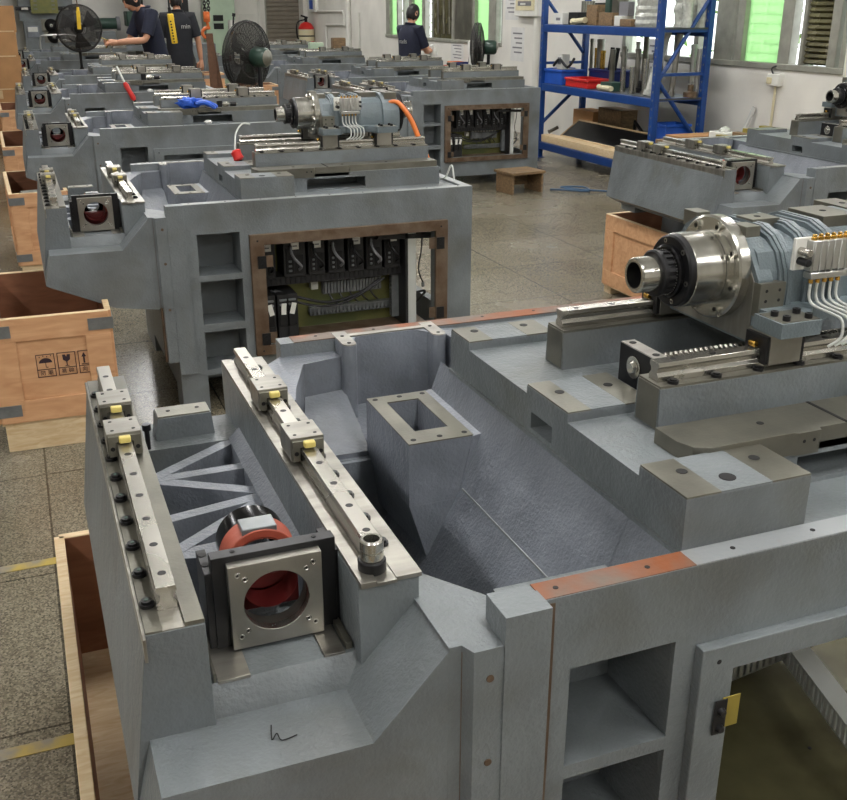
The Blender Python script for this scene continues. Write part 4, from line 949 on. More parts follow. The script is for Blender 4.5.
# ------------------------------------------------------------------ blue rack
RX0, RX1, RY0, RY1 = 5.93, 6.50, 8.86, 11.26
e = empty('storage_rack', (RX0, RY0, 0), 'tall blue steel storage rack with three loaded shelves against the wall', 'rack')
o0 = (RX0, RY0, 0)
for x in (RX0, RX1):
    for y in (RY0, RY1):
        m = MB(o0); m.box(x, x+.06, y-.07, y, 0, 2.6, 'rack'); m.box(x-.02, x+.08, y-.09, y+.02, 0, .008, 'rack')
        for i in range(30): m.box(x-.0008, x+.0608, y-.045, y-.025, .1+i*.083, .125+i*.083, 'print')
        m.build('upright', e, bevel=.004)
for z in (.105, .79, 1.455):
    for x in (RX0+.005, RX1+.015): m = MB(o0); m.box(x, x+.045, RY0, RY1-.07, z, z+.085, 'rack'); m.build('beam', e, bevel=.005)
    m = MB(o0); m.box(RX0+.05, RX1+.02, RY0-.06, RY1-.01, z+.07, z+.088, 'shelf'); m.build('shelf_board', e)
for y in (RY0-.035, RY1-.035):
    for a, b in ((((RX0+.06, 1.06), (RX1, 1.80)), ((RX0+.06, 1.03), (RX1, .45)), ((RX0+.06, .42), (RX1, .12))) if y < 10 else (((RX0+.06, 1.80), (RX1, 1.22)), ((RX1, .86), (RX0+.06, .42)))):
        m = MB(o0); m.tube([(a[0], y, a[1]), (b[0], y, b[1])], .022, 'rack', 8); m.build('diagonal_brace', e)
    for z in (.16, .85, 1.09, 1.5): m = MB(o0); m.box(RX0+.06, RX1, y-.02, y+.02, z, z+.03, 'rack'); m.build('cross_bar', e)
Z1, Z2, Z3 = .193, .878, 1.543
def bin_(name, x, y, z, w, d, h, mt, lab, cat='bin'):
    t = .012; m = MB((x, y, z))
    m.cells([x-w/2, x-w/2+t, x+w/2-t, x+w/2], [y-d/2, y-d/2+t, y+d/2-t, y+d/2], [z, z+.012, z+h], lambda a, b, c: c < z+.012 or not (x-w/2+t < a < x+w/2-t and y-d/2+t < b < y+d/2-t), mt)
    m.box(x-w/2-.012, x+w/2+.012, y-d/2-.012, y-d/2, z+h-.03, z+h, mt); m.box(x-w/2-.012, x+w/2+.012, y+d/2, y+d/2+.012, z+h-.03, z+h, mt); m.box(x-w/2-.012, x-w/2, y-d/2, y+d/2, z+h-.03, z+h, mt)
    o = m.build(name, bevel=.006); return tag(o, lab, cat)
bin_('plastic_bin', 6.12, 10.98, Z2, .30, .42, .17, 'bluepl', 'bright blue plastic bin on the middle shelf, with tools in it')
bin_('plastic_bin', 6.20, 11.2-.01, Z2, .3, .02+.06, .17, 'bluepl', 'narrow blue bin at the left end of the middle shelf')
bin_('plastic_bin', 6.12, 10.42, Z2, .30, .50, .10, 'redpl', 'red plastic tray on the middle shelf')
bin_('plastic_bin', 6.43, 10.42, Z2, .28, .54, .19, 'navybin', 'dark blue bin behind the red tray on the middle shelf')
def rod(x, y, z, r, h, mt, lab, tilt=(0, 0), grp=None, name='steel_tube', cap=None, cat='tube'):
    m = MB((x, y, z)); b = Vector((x+tilt[0], y+tilt[1], z+h)); m.cyl((x, y, z), b, r, mt, 14); d = (b-Vector((x, y, z)))
    m.tube([Vector((x, y, z)), Vector((x, y, z))+d*.08], r*1.25, cap or mt, 14); m.tube([Vector((x, y, z))+d*.93, b+d*.004], r*1.12, cap or mt, 14)
    o = m.build(name); tag(o, lab, cat, grp); return o
rs = [(6.48, 10.78, .045, .50, 'steel', 'thick shiny tube standing behind the blue bin'), (6.50, 11.02, .02, .5, 'steel_dull', 'tallest thin rod at the back left of the middle shelf'), (6.50, 10.90, .025, .4, 'brass', 'brass coloured rod left of the thick shiny tube'),
      (6.15, 9.97, .03, .42, 'steel_dull', 'pointed grey rod right of the red tray'), (6.2, 9.82, .025, .46, 'steel', 'slim bright rod second right of the red tray'), (6.4, 9.72, .03, .62, 'steel_dull', 'tall dull rod at the middle of the shelf back'),
      (6.1, 9.66, .025, .26, 'chrome', 'short bright bar at the front of the middle shelf'), (6.08, 9.45, .03, .27, 'chrome', 'short bright bar right of the other short bar'), (6.35, 9.38, .045, .60, 'steel_dull', 'dark grey tube left of the film-wrapped column'),
      (6.45, 9.25, .02, .58, 'steel', 'thin rod between the dark tube and the film-wrapped column'), (6.50, 9.0, .03, .5, 'alu', 'pale rod near the wall at the right end of the middle shelf'), (6.5, 8.90, .025, .46, 'alu', 'rightmost pale rod near the wall on the middle shelf')]
rs += [(6.30, 9.98, .03, .36, 'steel_dull', 'dull rod behind the pointed rod right of the red tray'), (6.44, 9.93, .024, .5, 'alu', 'pale thin rod rising behind the rods right of the red tray'), (6.22, 9.58, .03, .44, 'steel', 'bright rod in the middle of the row left of the dark tube'), (6.40, 9.52, .028, .40, 'black', 'black rod left of the dark grey tube'), (6.12, 9.27, .03, .36, 'chrome', 'bright bar before the dark tube by the wrapped column'), (6.44, 10.66, .03, .38, 'brass', 'brownish rod between the thick shiny tube and the dark blue bin')]
for x, y, r, h, mt, lab in rs: rod(x, y, Z2, r, h, mt, lab)
for (x, y, lab) in ((6.43, 10.52, 'black-handled cutter standing in the dark blue bin'), (6.40, 10.36, 'black cutter second in the dark blue bin'), (6.42, 10.22, 'bright cutter in the dark blue bin')):
    rod(x, y, Z2+.02, .022, .40, 'black' if 'black' in lab else 'steel', lab, (0.02, -.05), None, 'cutting_tool', 'black', 'tool')
m = MB((6.12, 10.98, Z2+.02))
m.box(6.06, 6.16, 10.94, 11.06, Z2+.17, Z2+.33, 'white'); m.box(6.055, 6.06, 10.96, 11.04, Z2+.22, Z2+.30, 'print'); m.box(6.03, 6.22, 10.8, 11.1, Z2+.02, Z2+.17, 'steel_dull'); m.tube(spline([(6.05, 11.12, Z2+.2), (6.03, 10.95, Z2+.28), (6.03, 10.75, Z2+.2), (6.1, 10.72, Z2+.3)], 5), .016, 'black', 8)
tag(m.build('measuring_tool', bevel=.004), 'white gauge on grey tools heaped in the blue bin', 'tool')
rod(6.12, 9.18, Z2, .05, .62, 'film', 'film-wrapped steel column leaning on the middle shelf by the front post', (.12, -.05), None, 'wrapped_shaft', 'film', 'shaft'); rod(6.3, 9.05, Z2, .03, .6, 'steel', 'bright rod beside the film-wrapped column', (.05, 0))
m = MB((6.04, 9.85, Z2)); m.cyl((6.04, 10.05, Z2+.03), (6.02, 9.75, Z2+.03), .03, 'cream', 12); m.box(6.02, 6.2, 9.75, 9.98, Z2, Z2+.09, 'dkgreen'); tag(m.build('mallet', bevel=.005), 'pale mallet head lying before the rods on the middle shelf', 'tool')
for i, (y, r) in enumerate(((9.55, .05), (9.3, .055))): m = MB((6.25, y, Z2)); m.lathe([(0, 0), (0, r), (.05, r), (.05, r*.6), (.12, r*.5), (.12, 0)], (6.25, y, Z2), (0, 0, 1), 'black', 16); tag(m.build('tool_holder'), ('dark tool holder left of the film-wrapped column' if i == 0 else 'dark tool holder touching the film-wrapped column'), 'tool holder')
m = MB((6.4, 8.85, Z2)); m.lathe([(0, 0), (0, .07), (.05, .07), (.06, .03), (.12, .03), (.13, 0)], (6.4, 8.86, Z2), (0, 0, 1), 'rustframe', 16); tag(m.build('hub'), 'brownish hub at the right end of the middle shelf', 'hub')
# top shelf
def blk(name, x, y, z, w, d, h, mt, lab, cat, extra=None):
    m = MB((x, y, z)); m.box(x-w/2, x+w/2, y-d/2, y+d/2, z, z+h, mt)
    if extra: extra(m, x, y, z, w, d, h)
    return tag(m.build(name, bevel=.004), lab, cat)
blk('paper_box', 6.1, 11.02, Z3, .15, .2, .12, 'white', 'small white box at the left end of the top shelf', 'box', lambda m, x, y, z, w, d, h: m.box(x-w/2-.001, x-w/2, y-.05, y+.05, z+.04, z+.07, 'print'))
blk('bearing_block', 6.2, 10.80, Z3, .2, .22, .13, 'black', 'black block with a row of rods behind it on the top shelf', 'machine part', lambda m, x, y, z, w, d, h: [m.cyl((x+.1, y-.1+i*.06, z), (x+.1, y-.1+i*.06, z+.25), .018, 'steel_dull', 10) for i in range(5)])
rod(6.05, 10.72, Z3+.03, .03, .0001+.02, 'cream', 'pale cylinder lying on the top shelf', (.0, -.28), None, 'cylinder_roll', None, 'roll')
blk('wooden_block', 6.2, 10.38, Z3, .22, .22, .21, 'oldwood', 'dark brown block on the top shelf', 'block', lambda m, x, y, z, w, d, h: m.box(x-.02, x+.1, y-.09, y+.09, z+h, z+h+.02, 'black'))
blk('slide_casting', 6.2, 10.08, Z3, .22, .28, .13, 'oldwood', 'low brown casting under the grey plates on the top shelf', 'machine part', lambda m, x, y, z, w, d, h: [m.box(x-.05, x+.08, y-.14, y-.02, z+h, z+.28, 'steel_dull'), m.box(x-.05, x+.08, y+.02, y+.12, z+h, z+.27, 'dkgreen')])
blk('label_block', 6.15, 9.80, Z3, .16, .13, .10, 'white', 'white block with a bluish label above it on the top shelf', 'box', lambda m, x, y, z, w, d, h: m.box(x-.02, x+.06, y-.1, y+.08, z+h, z+.24, 'print'))
blk('brown_block', 6.12, 9.58, Z3, .18, .22, .07, 'oldwood', 'flat brown block before the wrapped bundle on the top shelf', 'block')
random.seed(5)
def wrapped(x, y, z, r, h, lab, s=1.0):
    m = MB((x, y, z)); prof = [(0, .0), (0, r)]; k = 9
    for i in range(1, k): prof.append((h*i/k, r*(1+random.uniform(-.18, .12))))
    prof += [(h, r*.55), (h*1.01, 0)]
    m.lathe(prof, (x, y, z), (0, 0, 1), 'film', 14); tag(m.build('wrapped_part'), lab, 'wrapped part', 'film-wrapped parts on the top shelf')
for x, y, r, h, lab in ((6.3, 9.62, .10, .28, 'film-wrapped bundle left of the other wrapped parts on the top shelf'), (6.15, 9.33, .13, .30, 'wide film-wrapped bundle left of the front right post'), (6.4, 9.12, .08, .34, 'film-wrapped column behind the front right post'), (6.40, 8.99, .08, .46, 'tallest film-wrapped column right of the front post'), (6.46, 8.88, .05, .36, 'narrow film-wrapped column at the right end'), (6.30, 8.87, .05, .30, 'shortest film-wrapped column beside the right diagonal brace')): wrapped(x, y, Z3, r, h, lab)
# lower shelf
m = MB((6.4, 11.0, Z1)); m.box(6.35, 6.6, 10.65, 11.12, Z1, Z1+.38, 'card'); m.box(6.345, 6.35, 10.66, 11.11, Z1+.185, Z1+.192, 'oldwood'); tag(m.build('carton', bevel=.006), 'pale brown carton on the bottom shelf of the blue rack', 'carton')
m = MB((6.45, 10.4, Z1)); m.box(6.4, 6.62, 10.12, 10.62, Z1, Z1+.44, 'oldwood'); m.box(6.395, 6.4, 10.13, 10.61, Z1+.2, Z1+.21, 'dark'); tag(m.build('carton', bevel=.006), 'dark brown carton right of the pale one on the bottom shelf', 'carton')
m = MB((6.0, 10.2, Z1)); m.box(5.96, 6.10, 8.98, 11.2, Z1, Z1+.085, 'pine'); tag(m.build('timber_beam', bevel=.003), 'long pale timber along the front of the bottom shelf', 'timber')
m = MB((6.2, 10, Z1))
vs0 = [(6.10, 8.9, Z1+.09), (6.10, 10.95, Z1+.09), (6.34, 10.95, Z1+.26), (6.34, 8.9, Z1+.26)]
m.add(vs0+[(a+.02, b, c-.03) for a, b, c in vs0], [(0, 1, 2, 3), (7, 6, 5, 4), (0, 4, 5, 1), (1, 5, 6, 2), (2, 6, 7, 3), (3, 7, 4, 0)], 'black')
for a, b in ((0, 1), (1, 2), (2, 3), (3, 0)): m.tube([vs0[a], vs0[b]], .012, 'tan', 6)
tag(m.build('tray_panel'), 'long black panel with a pale edge leaning on the bottom shelf', 'panel')
rod(6.05, 11.17, Z1+.09+.02, .02, .05, 'steel_dull', 'small grey bar lying at the left end of the timber', (.12, .0), None, 'metal_bar', None, 'bar')
blk('dark_case', 6.45, 9.75, Z1, .25, .34, .24, 'dkgreen', 'dark green case on the bottom shelf', 'case', lambda m, x, y, z, w, d, h: m.tube([(x-.05, y-.1, z+h), (x-.1, y, z+h+.12), (x-.05, y+.08, z+h)], .02, 'black', 8))
m = MB((6.2, 9.3, Z1+.13)); m.lathe([(0, 0), (0, .13), (.1, .15), (.22, .11), (.30, .05), (.32, .0)], (6.42, 9.30, Z1), (0, 0, 1), 'film', 14); tag(m.build('plastic_bag'), 'whitish plastic bag on the bottom shelf beside the front post', 'bag')
bin_('plastic_bin', 6.30, 9.0, Z1, .30, .26, .42, 'bluepl', 'blue bin on the bottom shelf right of the front post'); 
bin_('plastic_bin', 6.03, 9.10, Z1+.09, .12, .2, .12, 'navybin', 'small dark blue bin on the timber beside the front post')
m = MB((6.66, 8.55, 0)); m.cyl((6.64, 8.55, 0), (6.86, 8.42, .80), .02, 'tube', 12); m.cyl((6.86, 8.42, .80), (6.861, 8.4194, .803), .016, 'dark', 12); tag(m.build('plastic_pipe'), 'white pipe leaning on the wall right of the blue rack', 'pipe')
# low table with boards behind the right-hand bed
m = MB((6.2, 7.9, 0)); m.box(5.75, 6.75, 7.1, 8.45, .50, .54, 'oldwood'); 
e = empty('work_table', (6.2, 7.9, 0), 'low wooden table behind the right-hand bed, carrying a white box', 'table'); m.o = Vector((6.2, 7.9, 0)); m.v = []; m.f = []; m.mi = []; m.mats = []
m.box(5.75, 6.75, 7.1, 8.45, .50, .54, 'oldwood'); m.build('table_top', e, bevel=.004)
for x in (5.8, 6.68):
    for y in (7.15, 8.38): m = MB((6.2, 7.9, 0)); m.box(x, x+.05, y-.025, y+.025, 0, .5, 'oldwood'); m.build('leg', e)
blk('paper_box', 6.25, 8.05, .54, .18, .24, .09, 'white', 'white box with crumpled film on the low table by the wall', 'box', lambda m, x, y, z, w, d, h: m.lathe([(0, 0), (0, .06), (.03, .05), (.05, 0)], (x, y, z+h), (0, 0, 1), 'film', 10))
m = MB((6.3, 7.5, .54))
for i in range(9): m.box(5.90+i*.08, 5.97+i*.08, 7.15, 7.80+.03*(i % 3), .54, .60+.03*(i % 2)+.01*i, 'zincyellow' if i % 3 else 'oldwood')
tag(m.build('brass_strips', bevel=.003), 'bundle of yellowish strips on the low table by the wall', 'strips')
m = MB((6.1, 8.35, .54)); m.box(5.85, 6.5, 8.2, 8.43, .54, .58, 'card'); tag(m.build('board'), 'brown board lying on the low table nearest the blue rack', 'board')
# little step stool with a blue hose on the floor
S0 = Vector((4.62, 9.1, 0)); e = empty('step_stool', S0, 'dirty little wooden step stool on the floor before the brown-framed opening', 'stool', None, .12)
m = MB(); m.box(-.20, .20, -.17, .17, .19, .215, 'oldwood'); m.build('seat', e, bevel=.004)
for x in (-.18, .165): m = MB(); m.box(x, x+.02, -.15, .15, 0, .19, 'oldwood'); m.build('side_panel', e, bevel=.002)
m = MB(); m.box(-.16, .165, .10, .12, .05, .19, 'oldwood'); m.build('stretcher', e, bevel=.002)
pts = spline([(4.95, 9.05, .01), (5.05, 8.9, .02), (5.25, 8.8, .012), (5.3, 9.0, .02), (5.05, 9.02, .03), (5.15, 8.85, .03), (5.45, 8.7, .012), (5.9, 8.35, .012), (6.4, 7.9, .012)], 7)
m = MB(pts[0]); m.tube(pts, .009, 'hoseblue', 8); tag(m.build('air_hose'), 'blue air hose coiled on the floor beside the step stool', 'hose')
# yellow lines on the left floor
for y in (3.2, 2.25): m = MB((-.6, y, 0)); m.box(-1.6, -.03, y-.022, y+.022, .0005, .002, 'yellowline'); o_ = m.build('trim_%d' % (8 if y > 3 else 9)); o_['kind'] = 'structure'
FLOOR += [o for o in COL.objects if o.parent is None and o.name not in _before]
# ------------------------------------------------------------------ people
def skin_mesh(chains, rad):
    """chains: lists of joint names -> (pos, radius); shared names join limbs into one surface"""
    names = []; edges = []
    for ch in chains:
        for n in ch:
            if n not in names: names.append(n)
        for a, b in zip(ch, ch[1:]): edges.append((names.index(a), names.index(b)))
    me = bpy.data.meshes.new('s'); me.from_pydata([rad[n][0] for n in names], edges, []); ob = bpy.data.objects.new('s', me); COL.objects.link(ob)
    ob.modifiers.new('k', 'SKIN'); sv = me.skin_vertices[0].data
    for i, n in enumerate(names): r = rad[n][1]; sv[i].radius = (r, r) if not isinstance(r, tuple) else r; sv[i].use_root = (i == 0)
    sb = ob.modifiers.new('b', 'SUBSURF'); sb.levels = sb.render_levels = 2
    dg = bpy.context.evaluated_depsgraph_get(); out = bpy.data.meshes.new_from_object(ob.evaluated_get(dg)); bpy.data.objects.remove(ob)
    return out
def head_geom(m, c, mt, turn=0., nod=0., s=1.):
    """head with brow, nose, mouth, chin and ears; looks along +x"""
    c = Vector(c); R = Euler((0, nod, turn)).to_matrix(); n, k = 28, 20; vs = []; fs = []
    for i in range(k+1):
        t = PI*i/k; z = math.cos(t)
        for j in range(n):
            a = 2*PI*j/n; x, y = math.sin(t)*math.cos(a), math.sin(t)*math.sin(a)
            px, py, pz = .098*x, .076*y, .118*z
            if z < 0: py *= 1+.22*z; px *= 1+.10*z*(1 if x < 0 else .3)
            if x > .2:
                f = max(0, 1-abs(y)/.22); px += .026*f*math.exp(-((z+.12)/.16)**2)          # nose
                px += .008*max(0, 1-abs(y)/.5)*math.exp(-((z-.22)/.10)**2)                   # brow
                px -= .008*math.exp(-((abs(y)-.38)/.16)**2)*math.exp(-((z-.06)/.10)**2)      # eye sockets
                px += .009*max(0, 1-abs(y)/.35)*math.exp(-((z+.46)/.07)**2)                  # lips
                px += .012*max(0, 1-abs(y)/.4)*math.exp(-((z+.85)/.16)**2)                   # chin
            vs.append(c+R@(Vector((px, py, pz))*s))
    for i in range(k):
        for j in range(n): fs.append((i*n+j, i*n+(j+1) % n, (i+1)*n+(j+1) % n, (i+1)*n+j))
    m.add(vs, fs, mt)
    for sy in (-1, 1):
        e = [c+R@(Vector((-.012+.016*math.cos(a), sy*(.074+.008*abs(math.sin(a))), .0+.03*math.sin(a)))*s) for a in [2*PI*i/10 for i in range(11)]]
        m.tube(e, .008*s, mt, 8)
    return R
def hand_geom(m, w, d, side, mt, curl=.6, s=1., thumb=None):
    """palm, four unequal bent fingers and a thumb; w wrist, d pointing direction"""
    w = Vector(w); d = Vector(d).normalized(); u = Vector(side).normalized(); u = (u-d*u.dot(d)).normalized(); n = d.cross(u)
    m.tube([w-d*.02, w+d*.02, w+d*.055, w+d*.088], [.025*s, .030*s, .036*s, .030*s], mt, 10)
    for i, L in enumerate((.070, .080, .074, .058)):
        b = w+d*.078+u*(.027-.018*i); k = curl
        p1 = b+d*(L*.42)+n*(L*.18*k); p2 = p1+d*(L*.33*(1-k*.6))+n*(L*.36*k); p3 = p2+d*(L*.2*(1-k*1.2))+n*(L*.3*k)
        m.tube([b-d*.02, b, p1, p2, p3], [.0095, .0100, .0092, .0085, .006], mt, 8)
    t0 = w+d*.022+u*.022; m.tube([t0, t0+u*.024+d*.022+n*.008, t0+u*.030+d*.050+n*.018, t0+u*.024+d*.072+n*.024], [.013, .013, .0105, .007], mt, 8)
def person(loc, s, rz, arms, label, shirt, nod=0., turn=0., lean=0., bow=(0, 0), logo=None, logo_pos=(0, 1.30), hairlen=1.):
    """facing +x before rotation; arms: {side: (elbow, wrist, hand dir)}"""
    root = empty('person', loc, label, 'person', None, rz); root.scale = (s, s, s)
    L = lambda x, z: x+lean*max(0, z-.95)
    rad = {'pelvis': ((0, 0, .94), .125), 'waist': ((L(0, 1.1), 0, 1.10), .12), 'chest': ((L(-.01, 1.3), 0, 1.30), .135), 'neck0': ((L(-.01, 1.46), 0, 1.46), .07), 'neck1': ((L(.015, 1.55)+bow[0]*.7, 0, 1.55+bow[1]*.8), .052), 'skull': ((L(.04, 1.62)+bow[0], 0, 1.62+bow[1]), .05)}
    ch = [['pelvis', 'waist', 'chest', 'neck0', 'neck1', 'skull']]
    for sg, k in ((1, 'l'), (-1, 'r')):
        el, wr, hd = arms[k]
        rad['sh'+k] = ((L(-.01, 1.42), sg*.165, 1.415), .062); rad['el'+k] = (el, .041); rad['wr'+k] = (wr, .027)
        mid = (Vector(el)+Vector(wr))/2; rad['fa'+k] = (tuple(mid), .040)
        rad['hip'+k] = ((0, sg*.095, .90), .085); rad['kn'+k] = ((.01, sg*.105, .50), .058); rad['cf'+k] = ((-.012, sg*.108, .34), .056); rad['an'+k] = ((-.02, sg*.11, .09), .038); rad['to'+k] = ((.12, sg*.125, .04), .035)
        ch += [['chest', 'sh'+k, 'el'+k, 'fa'+k, 'wr'+k], ['pelvis', 'hip'+k, 'kn'+k, 'cf'+k, 'an'+k, 'to'+k]]
    me = skin_mesh(ch, rad); m = MB()
    m.add([v.co for v in me.vertices], [tuple(p.vertices) for p in me.polygons], 'skin')
    hc = Vector((L(.035, 1.64)+bow[0], 0, 1.635+bow[1])); R = head_geom(m, hc, 'skin', turn, nod)
    for k, sg in (('l', 1), ('r', -1)): hand_geom(m, arms[k][1], arms[k][2], (0, -sg, .25), 'skin')
    m.build('body', root, smooth=60)
    f = MB()
    for sy in (-1, 1):
        p = hc+R@Vector((.083, sy*.030, .012)); f.lathe([(-.006, 0), (-.004, .008), (0, .010), (.004, .008), (.006, 0)], p, R@Vector((1, 0, 0)), 'white', 12)
        q = hc+R@Vector((.0885, sy*.030, .012)); f.lathe([(-.002, 0), (0, .005), (.002, 0)], q, R@Vector((1, 0, 0)), 'dark', 10)
    f.build('eyes', root); f = MB()
    for sy in (-1, 1): f.tube([hc+R@Vector((.088, sy*.016, .034)), hc+R@Vector((.09, sy*.03, .039)), hc+R@Vector((.078, sy*.048, .034))], .0035, 'hair', 6)
    f.build('eyebrows', root); f = MB(); f.tube([hc+R@Vector((.088, -.022, -.056)), hc+R@Vector((.098, 0, -.054)), hc+R@Vector((.088, .022, -.056))], .004, 'red', 6); f.build('mouth', root)
    # hair: cap with fringe, short sides and nape
    hv = []; hf = []; n, k = 32, 16
    for i in range(k+1):
        t = PI*.79*i/k
        for j in range(n):
            a = 2*PI*j/n; x, y, z = math.sin(t)*math.cos(a), math.sin(t)*math.sin(a), math.cos(t)
            front = max(0, math.cos(a)); tt = t*(1-.46*front**1.5)
            x, y, z = math.sin(tt)*math.cos(a), math.sin(tt)*math.sin(a), math.cos(tt)
            w = 1+.035*math.sin(9*a+4*t)+.02*math.sin(23*a)
            hv.append(hc+R@Vector((.102*x*w-.007, .080*y*w, .124*z*w+.004)))
    for i in range(k):
        for j in range(n): hf.append((i*n+j, i*n+(j+1) % n, (i+1)*n+(j+1) % n, (i+1)*n+j))
    h = MB(); h.add(hv, hf, 'hair'); o = h.build('hair', root, smooth=60); sd = o.modifiers.new('t', 'SOLIDIFY'); sd.thickness = .012; sd.offset = -.5
    # shirt: lofted oval torso with short sleeves and a collar
    prof = [(.77, .175, .132), (.80, .178, .135), (.90, .178, .134), (1.02, .168, .126), (1.15, .172, .126), (1.28, .190, .132), (1.37, .196, .126), (1.43, .170, .105), (1.475, .105, .082), (1.50, .072, .068)]
    n = 36; vs = []; fs = []
    for z, w, d in prof:
        for j in range(n):
            a = 2*PI*j/n; e = .82
            cx, cy = math.cos(a), math.sin(a); r = 1/((abs(cx)**(2/e)+abs(cy)**(2/e))**(e/2))
            wr_ = 1+.018*math.sin(5*a+z*19)
            vs.append((L(-.005, z)+d*cx*r*wr_, w*cy*r*wr_, z))
    for i in range(len(prof)-1):
        for j in range(n): fs.append((i*n+j, i*n+(j+1) % n, (i+1)*n+(j+1) % n, (i+1)*n+j))
    t = MB(); t.add(vs, fs, shirt)
    for k, sg in (('l', 1), ('r', -1)):
        a = Vector(rad['sh'+k][0]); b = Vector(arms[k][0]); d = b-a
        t.tube([a+Vector((0, -sg*.06, .01)), a+Vector((0, sg*.005, .012)), a+d*.25, a+d*.55, a+d*.80], [.07, .082, .077, .072, .071], shirt, 18)
    sh = t.build('shirt', root, smooth=60)
    c = MB(); c.tube([Vector((L(-.01, 1.5)+.07*math.cos(a), .074*math.sin(a), 1.50+.012*math.cos(a)*-1)) for a in [2*PI*i/24 for i in range(25)]], .014, shirt, 8); c.build('collar', sh)
    p = MB()
    for k, sg in (('l', 1), ('r', -1)):
        p.tube([(0, sg*.06, .98), (0, sg*.085, .88), (.005, sg*.10, .70), (.01, sg*.106, .50), (-.005, sg*.11, .30), (-.012, sg*.112, .07)], [.10, .112, .098, .080, .076, .074], 'trouser', 20)
    p.box(-.11, .11, -.14, .14, .84, 1.0, 'trouser'); p.build('trousers', root, bevel=.03, smooth=60)
    for k, sg in (('l', 1), ('r', -1)):
        q = MB(); q.tube([(-.07, sg*.112, .05), (0, sg*.115, .055), (.09, sg*.122, .042), (.165, sg*.128, .03)], [.045, .052, .048, .03], 'black', 14); q.box(-.08, .18, sg*.122-.045, sg*.122+.045, 0, .022, 'black'); q.build('shoe', root, bevel=.008)
    if logo:
        me = text_mesh(logo, .085, 'white'); zc = logo_pos[1]
        for v in me.vertices:
            yy = -v.co.x+logo_pos[0]; z = zc+v.co.y
            i = max(k for k in range(len(prof)-1) if prof[k][0] <= z); u = (z-prof[i][0])/(prof[i+1][0]-prof[i][0]); w = prof[i][1]*(1-u)+prof[i+1][1]*u; d = prof[i][2]*(1-u)+prof[i+1][2]*u
            e = .82; v.co = (L(-.005, z)-d*max(.05, (1-(min(.98, abs(yy)/w))**(2/e)))**(e/2)*1.03-.013-abs(v.co.z), yy, z)
        ob = bpy.data.objects.new('printed_logo', me); COL.objects.link(ob); ob.parent = sh
    return root
pA = person((2.22, 17.26, -.25), 1.31, PI+.30, {'r': ((.24, -.21, 1.12), (.50, -.06, 1.10), (.9, .25, .05)), 'l': ((.22, .22, 1.14), (.52, .06, 1.12), (.9, -.2, .0))}, 'person in a navy polo shirt holding a small tool in both hands', 'navy', nod=.62, turn=.05, lean=.22, bow=(.07, -.055))
m = MB(pA.location); R_ = Matrix.Rotation(PI+.30, 3, 'Z')
W = lambda p: pA.location+R_@(Vector(p)*1.31)
m.tube([W((.60, -.06, 1.06)), W((.60, .03, 1.15))], .012, 'brass', 8); m.tube([W((.57, -.02, 1.12)), W((.56, -.02, 1.01))], .014, 'polish', 8); m.tube([W((.60, .0, 1.14)), W((.68, .03, 1.17))], .01, 'zincyellow', 8); tag(m.build('hand_tool'), 'small brass-coloured tool held by the man in the navy polo', 'tool')
for nm, p in (('s', 0),):
    t = MB(); t.box(.118, .122, .04, .09, 1.30, 1.322, 'white'); t.build('chest_print', [c for c in kids(pA) if c.name.startswith('shirt')][0])
pB = person((2.76, 18.35, -.25), 1.27, PI/2-.05, {'r': ((-.02, -.25, 1.12), (.02, -.27, .87), (.1, .05, -1)), 'l': ((.04, .25, 1.13), (.14, .20, .92), (.3, -.1, -1))}, 'person in a black T-shirt seen from behind, with white lettering on the back', 'blacktee', nod=.35, logo='min', logo_pos=(-.085, 1.31))
pC = person((6.12, 16.15, -.25), 1.143, .42, {'r': ((.13, -.20, 1.14), (.33, -.06, 1.12), (.8, .4, .25)), 'l': ((.14, .22, 1.14), (.34, .06, 1.16), (.8, -.4, .2))}, 'person in a navy polo shirt by the windows wiping something with a white cloth', 'navy', nod=.45, lean=.05, logo='nads', logo_pos=(.0, 1.27))
m = MB((6.45, 16.27, 1.0)); b = pC.location+Matrix.Rotation(.42, 3, 'Z')@Vector((.50, 0, 1.325))
pts = [(0, 0, .06), (.02, .01, 0), (.05, -.01, -.10), (.06, 0, -.2), (.05, .01, -.30)]
m.tube([b+Vector(p) for p in pts], [.03, .055, .06, .055, .02], 'cloth', 12); m.tube([b+Vector(p) for p in ((-.02, -.05, .05), (-.01, -.03, -.06), (0, -.04, -.14))], [.03, .045, .02], 'cloth', 10); tag(m.build('cleaning_cloth'), 'white cloth held by the man by the windows', 'cloth')

